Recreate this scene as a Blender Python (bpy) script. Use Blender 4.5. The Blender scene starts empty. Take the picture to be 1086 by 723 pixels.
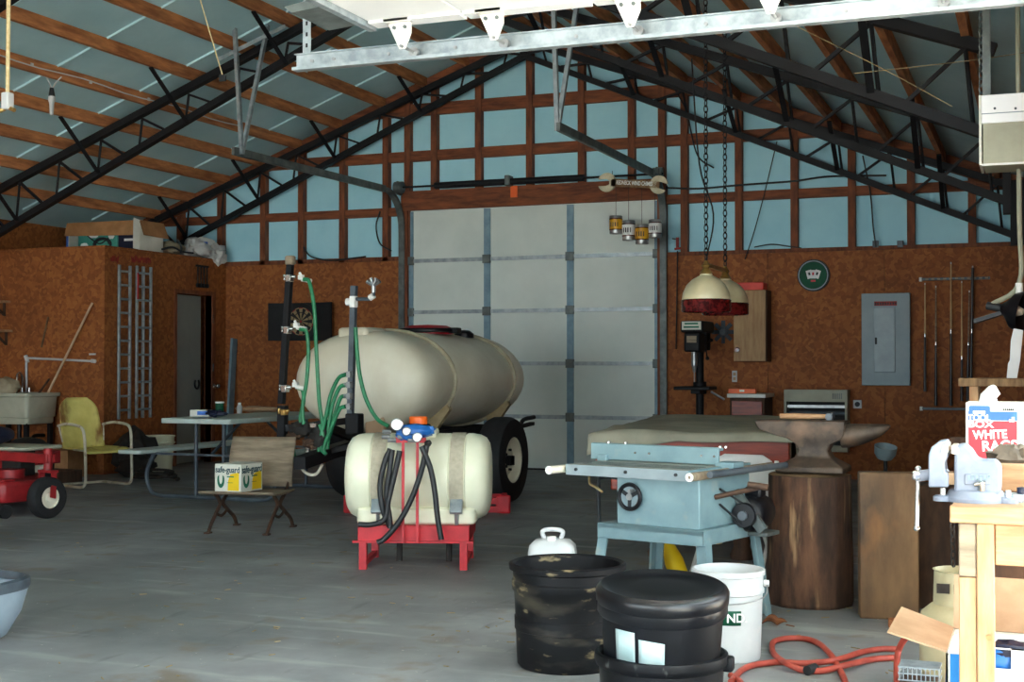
import bpy, math, random
from math import sin, cos, pi, radians as RAD, sqrt
from mathutils import Vector, Matrix, noise
rnd = random.Random(7)
COL = bpy.context.scene.collection
# ------------------------------------------------------------------ survey
# camera solved from the photograph; the helpers turn a sighting into a point on a real plane
FPX, YAW, PITCH, EYE = 1421.0, RAD(21.478), RAD(.936), 1.227
WALL = 14.44
_f = Vector((-sin(YAW)*cos(PITCH), cos(YAW)*cos(PITCH), sin(PITCH)))
_r = Vector((cos(YAW), sin(YAW), 0)); _d = _f.cross(_r)
def ray(u, v): return _r*((u-543)/FPX) + _d*((v-361.5)/FPX) + _f
def at(u, v, y):
    d = ray(u, v); return Vector((0, 0, EYE)) + d*(y/d.y)
def onx(u, v, x):
    d = ray(u, v); return Vector((0, 0, EYE)) + d*(x/d.x)
def onz(u, v, z=0.0):
    d = ray(u, v); return Vector((0, 0, EYE)) + d*((z-EYE)/d.z)
# ------------------------------------------------------------------ materials
def srgb(c): return tuple(((x/255)/12.92 if x <= 10 else (((x/255)+.055)/1.055)**2.4) for x in c)+(1,)
def mat(name, c1, c2=None, scale=8, rough=.6, metal=0, bump=0, stretch=(1, 1, 1), detail=6, lo=.35, hi=.65, spec=.5, trans=0, coord='Object', sss=0, extra=None):
    m = bpy.data.materials.new(name); m.use_nodes = True
    nt = m.node_tree; b = nt.nodes['Principled BSDF']
    b.inputs['Roughness'].default_value = rough; b.inputs['Metallic'].default_value = metal
    b.inputs['Specular IOR Level'].default_value = spec
    if trans: b.inputs['Transmission Weight'].default_value = trans
    c2 = c2 or tuple(x*.82 for x in c1)
    tc = nt.nodes.new('ShaderNodeTexCoord'); mp = nt.nodes.new('ShaderNodeMapping')
    mp.inputs['Scale'].default_value = stretch
    nt.links.new(tc.outputs[coord], mp.inputs['Vector'])
    n = nt.nodes.new('ShaderNodeTexNoise'); n.inputs['Scale'].default_value = scale; n.inputs['Detail'].default_value = detail
    n.inputs['Roughness'].default_value = .6
    nt.links.new(mp.outputs[0], n.inputs['Vector'])
    cr = nt.nodes.new('ShaderNodeValToRGB')
    cr.color_ramp.elements[0].position = lo; cr.color_ramp.elements[0].color = srgb(c2)
    cr.color_ramp.elements[1].position = hi; cr.color_ramp.elements[1].color = srgb(c1)
    nt.links.new(n.outputs['Fac'], cr.inputs['Fac'])
    out = cr.outputs['Color']
    if extra:  # second, patchy layer: (colour, scale, lo, hi, strength, stretch)
        for (c3, s3, l3, h3, k3, st3) in extra:
            mp3 = nt.nodes.new('ShaderNodeMapping'); mp3.inputs['Scale'].default_value = st3; mp3.inputs['Location'].default_value = (3.1, 1.7, 5.3)
            nt.links.new(tc.outputs[coord], mp3.inputs['Vector'])
            n3 = nt.nodes.new('ShaderNodeTexNoise'); n3.inputs['Scale'].default_value = s3; n3.inputs['Detail'].default_value = 8
            nt.links.new(mp3.outputs[0], n3.inputs['Vector'])
            r3 = nt.nodes.new('ShaderNodeMapRange'); r3.inputs[1].default_value = l3; r3.inputs[2].default_value = h3; r3.inputs[4].default_value = k3
            nt.links.new(n3.outputs['Fac'], r3.inputs[0])
            mx = nt.nodes.new('ShaderNodeMix'); mx.data_type = 'RGBA'
            nt.links.new(r3.outputs[0], mx.inputs[0]); nt.links.new(out, mx.inputs[6]); mx.inputs[7].default_value = srgb(c3)
            out = mx.outputs[2]
    nt.links.new(out, b.inputs['Base Color'])
    if bump:
        bp = nt.nodes.new('ShaderNodeBump'); bp.inputs['Strength'].default_value = bump; bp.inputs['Distance'].default_value = .01
        nt.links.new(n.outputs['Fac'], bp.inputs['Height']); nt.links.new(bp.outputs[0], b.inputs['Normal'])
    return m
def osb_mat(name, c1, c2, c3):
    m = bpy.data.materials.new(name); m.use_nodes = True
    nt = m.node_tree; b = nt.nodes['Principled BSDF']; b.inputs['Roughness'].default_value = .75
    tc = nt.nodes.new('ShaderNodeTexCoord')
    nz = nt.nodes.new('ShaderNodeTexNoise'); nz.inputs['Scale'].default_value = 9; nt.links.new(tc.outputs['Object'], nz.inputs['Vector'])
    v = nt.nodes.new('ShaderNodeTexVoronoi'); v.inputs['Scale'].default_value = 26
    ad = nt.nodes.new('ShaderNodeVectorMath'); ad.operation = 'MULTIPLY_ADD'; ad.inputs[1].default_value = (.12, .12, .12)
    nt.links.new(nz.outputs['Color'], ad.inputs[0]); nt.links.new(tc.outputs['Object'], ad.inputs[2]); nt.links.new(ad.outputs[0], v.inputs['Vector'])
    cr = nt.nodes.new('ShaderNodeValToRGB'); e = cr.color_ramp.elements
    e[0].position = .1; e[0].color = srgb(c2); e[1].position = .9; e[1].color = srgb(c3)
    k = e.new(.5); k.color = srgb(c1)
    sp = nt.nodes.new('ShaderNodeSeparateColor'); nt.links.new(v.outputs['Color'], sp.inputs[0]); nt.links.new(sp.outputs[0], cr.inputs['Fac'])
    n2 = nt.nodes.new('ShaderNodeTexNoise'); n2.inputs['Scale'].default_value = 1.3; n2.inputs['Detail'].default_value = 5
    nt.links.new(tc.outputs['Object'], n2.inputs['Vector'])
    mx = nt.nodes.new('ShaderNodeMix'); mx.data_type = 'RGBA'; mx.blend_type = 'MULTIPLY'; mx.inputs[0].default_value = .55
    c4 = nt.nodes.new('ShaderNodeValToRGB'); c4.color_ramp.elements[0].position = .3; c4.color_ramp.elements[1].position = .65
    c4.color_ramp.elements[0].color = (.6, .57, .54, 1)
    nt.links.new(n2.outputs['Fac'], c4.inputs['Fac']); nt.links.new(cr.outputs[0], mx.inputs[6]); nt.links.new(c4.outputs[0], mx.inputs[7])
    nt.links.new(mx.outputs[2], b.inputs['Base Color'])
    return m
M = {}
M['osb'] = osb_mat('osb', (150, 86, 37), (134, 74, 31), (166, 101, 49))
M['foam'] = mat('blue_foam', (178, 230, 244), (164, 220, 237), 2, .7)
M['roof_foam'] = mat('roof_foam', (192, 228, 236), (170, 212, 222), 1.2, .5)
M['roof_tape'] = mat('roof_tape', (208, 240, 246), (196, 232, 240), 6, .4)
M['lumber'] = mat('lumber', (206, 136, 84), (146, 88, 52), 3, .75, stretch=(6, 1, 6), detail=8)
M['wall_lumber'] = mat('wall_lumber', (136, 76, 42), (90, 46, 26), 4, .75, stretch=(5, 5, 1), detail=8)
M['girt_lumber'] = mat('girt_lumber', (140, 78, 42), (94, 48, 26), 4, .75, stretch=(1, 5, 6), detail=8)
M['pale_wood'] = mat('pale_wood', (184, 146, 106), (154, 112, 74), 5, .65, stretch=(6, 6, 1), detail=8)
M['pale_wood_x'] = mat('pale_wood_x', (186, 148, 110), (156, 114, 78), 5, .65, stretch=(1, 6, 8), detail=8)
M['old_wood'] = mat('old_wood', (150, 118, 82), (96, 72, 48), 5, .8, stretch=(6, 6, 1.2), detail=8)
M['grey_wood'] = mat('grey_wood', (152, 136, 114), (112, 98, 80), 4, .75, stretch=(1, 8, 8), detail=8)
M['dark_wood'] = mat('dark_wood', (86, 60, 42), (56, 38, 26), 4, .8, stretch=(5, 5, 1))
M['plywood'] = mat('plywood', (176, 140, 96), (150, 112, 72), 4, .6, stretch=(8, 8, 1))
M['concrete'] = mat('concrete', (158, 161, 163), (102, 106, 109), 1.1, .62, bump=.12, coord='Object', detail=10, lo=.3, hi=.72,
   extra=[((92, 98, 98), .45, .45, .72, .75, (1, 1, 1)), ((182, 186, 182), 2.4, .58, .75, .55, (.5, 3, 1)), ((120, 104, 78), 5.0, .58, .72, .6, (1, 1, 1)), ((70, 74, 74), 3.0, .62, .76, .5, (3.2, .7, 1)), ((215, 212, 195), 42, .71, .75, .7, (1, 1, 1))])
M['ground'] = mat('gravel', (208, 204, 194), (176, 172, 162), 12, .9)
M['black_steel'] = mat('black_steel', (22, 23, 27), (13, 13, 16), 5, .6, spec=.3)
M['galv'] = mat('galvanised', (178, 188, 192), (140, 152, 158), 14, .42, metal=.55)
M['galv_matt'] = mat('galvanised_matt', (128, 158, 172), (104, 134, 150), 9, .5, metal=.2)
M['dark_galv'] = mat('dull_track', (112, 120, 118), (80, 88, 88), 8, .5, metal=.4)
M['door_panel'] = mat('door_panel', (222, 230, 224), (208, 218, 212), 1.5, .6)
M['door_white'] = mat('door_white', (246, 247, 248), (238, 240, 242), 2, .5)
M['grey_door'] = mat('grey_door', (150, 158, 152), (136, 145, 140), 2, .55)
M['white_paint'] = mat('white_paint', (232, 232, 226), (214, 214, 206), 5, .5)
M['white_plastic'] = mat('white_plastic', (206, 208, 208), (190, 193, 194), 4, .45)
M['poly_tank'] = mat('poly_tank', (236, 231, 212), (220, 212, 188), 1.6, .42, extra=[((176, 160, 124), 2.2, .56, .8, .5, (1, 1, .6))])
M['poly_small'] = mat('poly_small', (238, 238, 214), (222, 222, 194), 2.2, .38)
M['band'] = mat('strap_band', (178, 168, 142), (150, 140, 116), 10, .6)
M['webbing'] = mat('webbing', (190, 182, 160), (168, 160, 138), 30, .75)
M['tan_steel'] = mat('tan_steel', (170, 150, 112), (140, 120, 86), 6, .5)
M['red'] = mat('red_paint', (204, 32, 44), (168, 22, 34), 7, .45)
M['mower_red'] = mat('mower_red', (176, 40, 44), (130, 28, 32), 6, .45)
M['bright_red'] = mat('bright_red', (226, 62, 40), (200, 48, 30), 6, .5)
M['orange'] = mat('orange_plastic', (250, 112, 34), (232, 96, 24), 6, .45)
M['blue'] = mat('blue_plastic', (34, 110, 186), (26, 88, 160), 6, .45)
M['yellow'] = mat('yellow_paint', (226, 206, 92), (202, 178, 66), 7, .55)
M['chair_yellow'] = mat('chair_yellow', (224, 210, 124), (202, 186, 98), 5, .55, extra=[((124, 62, 26), 5, .58, .7, .85, (1, 1, .5))])
M['chair_tube'] = mat('chair_tube', (214, 206, 186), (176, 166, 142), 9, .5, extra=[((120, 72, 40), 12, .6, .7, .6, (1, 1, 1))])
M['rubber'] = mat('rubber', (30, 30, 32), (18, 18, 20), 12, .75, bump=.1)
M['black_plastic'] = mat('black_plastic', (15, 17, 23), (10, 11, 15), 6, .42, spec=.3)
M['dirty_black'] = mat('dirty_black', (15, 16, 20), (10, 10, 13), 9, .55, spec=.3, extra=[((84, 78, 66), 3.2, .54, .74, .7, (1, 1, 3)), ((150, 134, 100), 7, .62, .72, .7, (1.4, 1.4, 4))])
M['scuffed_black'] = mat('scuffed_black', (16, 18, 23), (11, 12, 15), 8, .45, spec=.3, extra=[((110, 112, 108), 16, .64, .70, .6, (1, 1, .5))])
M['green_hose'] = mat('green_hose', (44, 138, 92), (30, 110, 70), 20, .4)
M['black_hose'] = mat('black_hose', (40, 42, 44), (28, 30, 32), 20, .5)
M['red_hose'] = mat('red_hose', (184, 78, 62), (150, 58, 46), 14, .55)
M['saw_blue'] = mat('saw_blue', (128, 156, 162), (108, 136, 144), 4, .5, extra=[((168, 160, 134), 9, .6, .75, .4, (1, 1, 1))])
M['saw_top'] = mat('saw_table_top', (176, 178, 166), (134, 132, 118), 6, .45, metal=.3, stretch=(1, 5, 1))
M['steel'] = mat('steel', (176, 178, 178), (136, 138, 140), 9, .35, metal=.7)
M['chrome'] = mat('chrome', (205, 205, 202), (170, 170, 166), 9, .25, metal=.9)
M['brass'] = mat('brass', (206, 172, 104), (170, 134, 72), 9, .3, metal=.8)
M['vise'] = mat('vise_grey', (136, 142, 156), (112, 119, 134), 8, .5, extra=[((140, 128, 112), 14, .62, .72, .5, (1, 1, 1))])
M['vise_face'] = mat('vise_jaw', (216, 208, 190), (150, 138, 120), 18, .45, metal=.4)
M['anvil'] = mat('anvil_iron', (88, 74, 62), (54, 46, 40), 9, .55, metal=.35, bump=.15, extra=[((130, 102, 80), 5, .55, .7, .6, (1, 1, 1))])
M['bark'] = mat('bark', (104, 72, 52), (48, 33, 26), 9, .9, bump=1.0, stretch=(1.6, 1.6, .35), detail=9, extra=[((176, 142, 104), 6, .60, .70, .7, (2.4, 2.4, .3)), ((36, 25, 21), 3, .5, .66, .7, (1.5, 1.5, .5))])
M['stump_top'] = mat('stump_top', (168, 138, 98), (120, 92, 62), 12, .85)
M['timber'] = mat('weathered_timber', (134, 104, 72), (96, 72, 50), 7, .8, stretch=(1, 1, .3), bump=.2, extra=[((50, 42, 38), 3.4, .44, .62, .85, (1, 1, .55)), ((150, 104, 60), 5, .58, .7, .5, (1, 1, .5))])
M['table_grey'] = mat('table_plastic', (192, 204, 198), (176, 190, 184), 8, .5)
M['leg_grey'] = mat('leg_grey', (82, 92, 100), (62, 70, 78), 8, .45)
M['sink'] = mat('sink_plastic', (190, 190, 170), (164, 164, 144), 3, .5)
M['cardboard'] = mat('cardboard', (176, 128, 84), (152, 106, 66), 6, .8)
M['kraft'] = mat('kraft', (196, 164, 132), (172, 140, 108), 6, .8)
M['carton_white'] = mat('carton_white', (226, 226, 214), (208, 208, 196), 5, .6)
M['teal'] = mat('teal_card', (72, 156, 140), (56, 132, 120), 6, .5)
M['navy'] = mat('navy_card', (30, 36, 62), (22, 26, 46), 6, .45)
M['sack'] = mat('sack', (206, 206, 204), (176, 176, 172), 7, .45, bump=.3)
M['beige_sack'] = mat('beige_sack', (172, 160, 132), (136, 124, 100), 7, .6, bump=.3)
M['cue_black'] = mat('cue_black', (34, 34, 40), (22, 22, 26), 6, .3)
M['cue_wood'] = mat('cue_wood', (206, 176, 126), (182, 150, 100), 6, .35)
M['panel_grey'] = mat('panel_grey', (132, 150, 156), (118, 136, 144), 3, .45)
M['panel_door'] = mat('panel_door', (150, 164, 170), (134, 148, 154), 5, .5, metal=.15)
M['heater'] = mat('heater_beige', (168, 168, 146), (148, 148, 128), 4, .5)
M['flat_black'] = mat('flat_black', (20, 20, 22), (14, 14, 16), 5, .7)
M['green_dark'] = mat('dark_green', (20, 92, 64), (14, 72, 50), 5, .6, spec=.25)
M['paper'] = mat('paper', (240, 240, 236), (226, 226, 222), 8, .7)
M['ink'] = mat('ink', (30, 34, 38), (24, 28, 32), 6, .6)
M['ink_green'] = mat('ink_green', (18, 116, 84), (12, 92, 70), 6, .5)
M['ink_teal'] = mat('ink_teal', (20, 74, 84), (16, 60, 70), 6, .5)
M['ink_yellow'] = mat('ink_yellow', (242, 206, 22), (232, 190, 14), 6, .5)
M['ink_red'] = mat('ink_red', (212, 56, 66), (200, 46, 58), 6, .55)
M['ink_blue'] = mat('ink_blue', (58, 110, 196), (48, 96, 180), 6, .55)
M['cyan'] = mat('cyan_card', (24, 140, 214), (18, 124, 200), 6, .5)
M['pale_label'] = mat('pale_label', (196, 206, 206), (150, 184, 186), 3, .5, lo=.3, hi=.7)
M['cover'] = mat('table_cover', (148, 144, 126), (116, 114, 100), 2.2, .8, bump=.25, extra=[((196, 182, 146), 1.4, .55, .75, .5, (1, 1, 1))])
M['pool_wood'] = mat('pool_wood', (150, 54, 28), (110, 36, 18), 5, .4, stretch=(1, 1, 7))
M['shade_cream'] = mat('shade_cream', (222, 212, 176), (206, 192, 150), 4, .3)
M['shade_red'] = mat('shade_red', (104, 26, 26), (60, 14, 16), 26, .2, lo=.45, hi=.55)
M['cloth_brown'] = mat('brown_leather', (122, 106, 90), (84, 72, 60), 9, .8, bump=.4)
M['white_cloth'] = mat('white_cloth', (222, 222, 220), (200, 200, 198), 9, .8)
M['rope'] = mat('rope', (224, 206, 160), (196, 174, 126), 40, .8)
M['rust'] = mat('rusty_iron', (92, 66, 48), (58, 42, 34), 12, .7, metal=.2)
M['wrench'] = mat('wrench_metal', (206, 198, 168), (176, 166, 136), 9, .45, metal=.2)
M['lid_black'] = mat('lid_black', (15, 17, 23), (10, 11, 15), 6, .3, spec=.5)
M['leaf'] = mat('dead_leaf', (134, 78, 40), (96, 54, 30), 14, .8)
M['propane'] = mat('propane_beige', (202, 196, 160), (176, 168, 132), 5, .5)
M['grey_tub'] = mat('grey_tub', (156, 170, 180), (134, 150, 162), 3, .45)
M['straw'] = mat('straw', (170, 150, 108), (140, 120, 82), 8, .8)
M['glass'] = mat('clear_jar', (206, 216, 212), (186, 198, 194), 6, .15, trans=.5)
M['can_gold'] = mat('can_gold', (230, 176, 32), (210, 150, 20), 9, .4)
M['dart'] = mat('dart_black', (26, 26, 28), (18, 18, 20), 9, .8)
M['dart_tan'] = mat('dart_tan', (160, 140, 104), (140, 120, 88), 9, .8)
M['grime'] = mat('dark_scrap', (46, 42, 38), (24, 22, 20), 7, .8)
M['ink_red_paint'] = mat('red_marking', (150, 34, 26), (120, 24, 18), 20, .6)
# ------------------------------------------------------------------ mesh builder
class MB:
    def __init__(s): s.v = []; s.f = []; s.sm = []
    def add(s, vs, fs, smooth=False):
        o = len(s.v); s.v += [Vector(p) for p in vs]
        s.f += [tuple(i+o for i in f) for f in fs]; s.sm += [smooth]*len(fs); return s
    def bx(s, x0, x1, y0, y1, z0, z1):
        return s.add([(x, y, z) for z in (z0, z1) for y in (y0, y1) for x in (x0, x1)], [(0, 2, 3, 1), (4, 5, 7, 6), (0, 1, 5, 4), (2, 6, 7, 3), (0, 4, 6, 2), (1, 3, 7, 5)])
    def box(s, c, sx, sy, sz, m=None):
        c = Vector(c); vs = []
        for z in (-.5, .5):
            for y in (-.5, .5):
                for x in (-.5, .5):
                    p = Vector((x*sx, y*sy, z*sz)); vs.append(c+(m@p if m else p))
        return s.add(vs, [(0, 2, 3, 1), (4, 5, 7, 6), (0, 1, 5, 4), (2, 6, 7, 3), (0, 4, 6, 2), (1, 3, 7, 5)])
    def beam(s, p, q, w, h, up=(0, 0, 1)):
        p = Vector(p); q = Vector(q); z = (q-p).normalized(); x = Vector(up).cross(z)
        if x.length < 1e-4: x = Vector((1, 0, 0)).cross(z)
        x.normalize(); y = z.cross(x); vs = []
        for c in (p, q):
            for a, b in ((-1, -1), (1, -1), (1, 1), (-1, 1)): vs.append(c+x*(a*w/2)+y*(b*h/2))
        return s.add(vs, [(3, 2, 1, 0), (4, 5, 6, 7)]+[(i, (i+1) % 4, 4+(i+1) % 4, 4+i) for i in range(4)])
    def frust(s, p, q, r1, r2, n=20, caps=True, smooth=True):
        p = Vector(p); q = Vector(q); z = (q-p).normalized(); x = z.orthogonal().normalized(); y = z.cross(x); vs = []
        for c, r in ((p, r1), (q, r2)):
            for i in range(n): a = 2*pi*i/n; vs.append(c+x*(cos(a)*r)+y*(sin(a)*r))
        s.add(vs, [(i, (i+1) % n, n+(i+1) % n, n+i) for i in range(n)], smooth)
        if caps: s.add(vs[:n], [tuple(reversed(range(n)))]); s.add(vs[n:], [tuple(range(n))])
        return s
    def cyl(s, p, q, r, n=20): return s.frust(p, q, r, r, n)
    def tube(s, pts, r, n=8, close=False):
        pts = [Vector(p) for p in pts]; m = len(pts); rings = []; prev = None
        for i, p in enumerate(pts):
            a = pts[(i-1) % m] if (close or i > 0) else pts[i]; b = pts[(i+1) % m] if (close or i < m-1) else pts[i]
            t = (b-a).normalized()
            x = t.orthogonal().normalized() if prev is None else (prev-t*prev.dot(t))
            if x.length < 1e-5: x = t.orthogonal()
            x.normalize(); prev = x; y = t.cross(x)
            rr = r[i] if isinstance(r, (list, tuple)) else r
            rings.append([p+x*(cos(2*pi*k/n)*rr)+y*(sin(2*pi*k/n)*rr) for k in range(n)])
        vs = [v for g in rings for v in g]; fs = []
        for i in range(m if close else m-1):
            j = (i+1) % m
            for k in range(n): fs.append((i*n+k, i*n+(k+1) % n, j*n+(k+1) % n, j*n+k))
        s.add(vs, fs, True)
        if not close: s.add(rings[0], [tuple(reversed(range(n)))]); s.add(rings[-1], [tuple(range(n))])
        return s
    def lathe(s, prof, c=(0, 0, 0), n=32, axis=(0, 0, 1), smooth=True, sx=1, sy=1, caps=True):
        c = Vector(c); z = Vector(axis).normalized(); x = Vector((1, 0, 0)) if abs(z.z) > .99 else z.orthogonal().normalized(); y = z.cross(x)
        vs = []; fs = []
        for r, h in prof:
            for k in range(n): a = 2*pi*k/n; vs.append(c+z*h+x*(cos(a)*r*sx)+y*(sin(a)*r*sy))
        for i in range(len(prof)-1):
            for k in range(n): fs.append((i*n+k, i*n+(k+1) % n, (i+1)*n+(k+1) % n, (i+1)*n+k))
        s.add(vs, fs, smooth)
        if prof[0] == prof[-1] or not caps: return s
        if prof[0][0] > 1e-4: s.add(vs[:n], [tuple(reversed(range(n)))])
        if prof[-1][0] > 1e-4: s.add(vs[-n:], [tuple(range(n))])
        return s
    def loft(s, secs, smooth=True, caps=True):
        n = len(secs[0]); vs = [v for g in secs for v in g]; fs = []
        for i in range(len(secs)-1):
            for k in range(n): fs.append((i*n+k, i*n+(k+1) % n, (i+1)*n+(k+1) % n, (i+1)*n+k))
        s.add(vs, fs, smooth)
        if caps: s.add(secs[0], [tuple(reversed(range(n)))]); s.add(secs[-1], [tuple(range(n))])
        return s
    def prism(s, poly, o, ex, ey, ez):
        """2D polygon along ex, ey at o, thickened by the vector ez"""
        o = Vector(o); ex = Vector(ex); ey = Vector(ey); ez = Vector(ez); n = len(poly)
        vs = [o+ex*a+ey*b for a, b in poly]; vs += [v+ez for v in vs]
        return s.add(vs, [tuple(reversed(range(n))), tuple(range(n, 2*n))]+[(i, (i+1) % n, n+(i+1) % n, n+i) for i in range(n)])
    def quad(s, pts, t):
        n = (Vector(pts[1])-Vector(pts[0])).cross(Vector(pts[2])-Vector(pts[0])).normalized()*t
        vs = [Vector(p) for p in pts]; k = len(vs); vs += [v+n for v in vs]
        return s.add(vs, [tuple(reversed(range(k))), tuple(range(k, 2*k))]+[(i, (i+1) % k, k+(i+1) % k, k+i) for i in range(k)])
    def blob(s, c, rx, ry, rz, amp=.15, fr=2.0, seed=0, n=20, m=None):
        c = Vector(c); vs = []; fs = []; h = n//2
        for i in range(h+1):
            th = pi*i/h
            for k in range(n):
                a = 2*pi*k/n; d = Vector((sin(th)*cos(a), sin(th)*sin(a), cos(th)))
                q = 1+amp*noise.noise(d*fr+Vector((seed*3.7, seed, 0)))*1.6
                p = Vector((d.x*rx*q, d.y*ry*q, d.z*rz*q)); vs.append(c+(m@p if m else p))
        for i in range(h):
            for k in range(n): fs.append((i*n+k, (i+1)*n+k, (i+1)*n+(k+1) % n, i*n+(k+1) % n))
        return s.add(vs, fs, True)
    def build(s, name, m, parent=None, world=True, bevel=0, sharp=40, kind=None, label=None, seg=2, solid=0):
        vs = s.v
        if parent is not None and world:
            inv = root_matrix(parent).inverted(); vs = [inv@v for v in vs]
        me = bpy.data.meshes.new(name); me.from_pydata([tuple(v) for v in vs], [], s.f); me.validate(); me.update()
        for p in me.polygons: p.use_smooth = True
        import bmesh
        bm = bmesh.new(); bm.from_mesh(me); bmesh.ops.remove_doubles(bm, verts=bm.verts, dist=1e-6); bmesh.ops.recalc_face_normals(bm, faces=bm.faces); bm.to_mesh(me); bm.free()
        me.set_sharp_from_angle(angle=RAD(sharp))
        me.materials.append(M[m] if isinstance(m, str) else m)
        o = bpy.data.objects.new(name, me); COL.objects.link(o)
        if parent is not None: o.parent = parent
        if solid:
            so = o.modifiers.new('thick', 'SOLIDIFY'); so.thickness = solid; so.offset = 0
        if bevel:
            b = o.modifiers.new('bevel', 'BEVEL'); b.width = bevel; b.segments = seg; b.limit_method = 'ANGLE'; b.angle_limit = RAD(35)
        if kind: o['kind'] = kind
        if label: o['label'] = label
        return o
def root_matrix(o):
    m = Matrix.Identity(4)
    while o is not None:
        m = (Matrix.Translation(o.location) @ o.rotation_euler.to_matrix().to_4x4()) @ m
        o = o.parent
    return m
def thing(name, label, cat, loc=(0, 0, 0), rz=0, group=None):
    o = bpy.data.objects.new(name, None); o.empty_display_size = .05; COL.objects.link(o)
    o.location = loc; o.rotation_euler = (0, 0, rz); o['label'] = label; o['category'] = cat
    if group: o['group'] = group
    return o
def tag(o, label, cat, group=None):
    o['label'] = label; o['category'] = cat
    if group: o['group'] = group
    return o
def single(name, mb, m, label, cat, group=None, **k):
    """a thing that is one mesh: its origin goes to its base centre"""
    xs = [v.x for v in mb.v]; ys = [v.y for v in mb.v]; zs = [v.z for v in mb.v]
    c = Vector(((min(xs)+max(xs))/2, (min(ys)+max(ys))/2, min(zs)))
    mb.v = [v-c for v in mb.v]
    o = mb.build(name, m, None, **k); o.location = c
    return tag(o, label, cat, group)
def struct_root(name):
    o = bpy.data.objects.new(name, None); COL.objects.link(o); o['kind'] = 'structure'; return o
def struct(name, mb, m, parent=None, **k): return mb.build(name, m, parent, kind='structure', **k)
def copy_thing(root, loc, rz=None, label=None):
    r = root.copy(); COL.objects.link(r); r.location = loc
    if rz is not None: r.rotation_euler = (0, 0, rz)
    if label: r['label'] = label
    for ch in list(root.children):
        c = ch.copy(); COL.objects.link(c); c.parent = r
        for g in ch.children:
            d = g.copy(); COL.objects.link(d); d.parent = c
    return r
def text(name, body, size, m, parent, o, ex, ey, depth=.002, align='CENTER', bold=0, world=True, sx=1.0):
    """real lettering: baseline along ex, upright along ey"""
    cu = bpy.data.curves.new(name, 'FONT'); cu.body = body; cu.size = size; cu.extrude = depth; cu.align_x = align; cu.align_y = 'CENTER'; cu.offset = bold
    tmp = bpy.data.objects.new(name+'_tmp', cu); COL.objects.link(tmp)
    dg = bpy.context.evaluated_depsgraph_get(); me = bpy.data.meshes.new_from_object(tmp.evaluated_get(dg))
    bpy.data.objects.remove(tmp); bpy.data.curves.remove(cu)
    ex = Vector(ex).normalized(); ey = Vector(ey).normalized(); ez = ex.cross(ey)
    mx = Matrix((ex, ey, ez)).transposed().to_4x4(); mx.translation = Vector(o)
    if world and parent is not None: mx = root_matrix(parent).inverted() @ mx
    me.transform(mx @ Matrix.Diagonal((sx, 1, 1, 1)))
    me.materials.clear(); me.materials.append(M[m]); me.name = name
    ob = bpy.data.objects.new(name, me); COL.objects.link(ob)
    if parent is not None: ob.parent = parent
    return ob
def spline(pts, k=6):
    """Catmull-Rom through points"""
    P = [Vector(p) for p in pts]; P = [P[0]*2-P[1]]+P+[P[-1]*2-P[-2]]; out = []
    for i in range(1, len(P)-2):
        a, b, c, d = P[i-1:i+3]
        for j in range(k):
            t = j/k; out.append(.5*((2*b)+(c-a)*t+(2*a-5*b+4*c-d)*t*t+(3*b-a-3*c+d)*t**3))
    out.append(P[-2]); return out
def rring(rx, ry, z, n=24, c=(0, 0), p=2.0):
    """superellipse ring at height z"""
    o = []
    for k in range(n):
        a = 2*pi*k/n; ca, sa = cos(a), sin(a)
        o.append(Vector((c[0]+rx*math.copysign(abs(ca)**(2/p), ca), c[1]+ry*math.copysign(abs(sa)**(2/p), sa), z)))
    return o
# ------------------------------------------------------------------ the building
APEX, RS, RZ, TS, TZ, BS, BZ = -5.46, .375, 5.1, .365, 4.9, .428, 4.74
def roofz(x): return RZ-RS*abs(x-APEX)
def topz(x): return TZ-TS*abs(x-APEX)
def botz(x): return BZ-BS*abs(x-APEX)
struct('floor', MB().bx(-11.3, .12, -4.1, 14.6, -.12, 0), 'concrete')
struct('ground', MB().bx(.12, 26, -18, 24, -.16, -.02).bx(-22, .12, -18, -4.1, -.16, -.02), 'ground')
# roof
PDX = [.22, .76, 1.30, 1.85, 2.44, 3.0, 3.51, 4.04, 4.56, 5.08]
for side, nm, xe in ((-1, 'ceiling_left', -11.3), (1, 'ceiling_right', 1.25)):  # unseen right eave overhang added to keep sun off the inside floor
    c = struct_root(nm)
    z0, z1 = RZ, roofz(xe)
    struct('roof_sheet', MB().prism([(APEX, z0), (xe, z1), (xe, z1+.09), (APEX, z0+.09)], (0, -4.1, 0), (1, 0, 0), (0, 0, 1), (0, 18.7, 0)), 'roof_foam', c)
    for dx in PDX:
        x = APEX+side*dx; z = roofz(x)
        struct('purlin', MB().beam((x, -4, z-.062), (x, 14.38, z-.062), .045, .118), 'lumber', c)
    for k in range(13 if side < 0 else 0):
        y = .2+k*1.22
        xs = APEX+side*.1; xo = xe-side*.3
        struct('seam_tape', MB().beam((xs, y, roofz(xs)-.003), (xo, y, roofz(xo)-.003), .032, .006, (0, 1, 0)), 'roof_tape', c)
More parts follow.
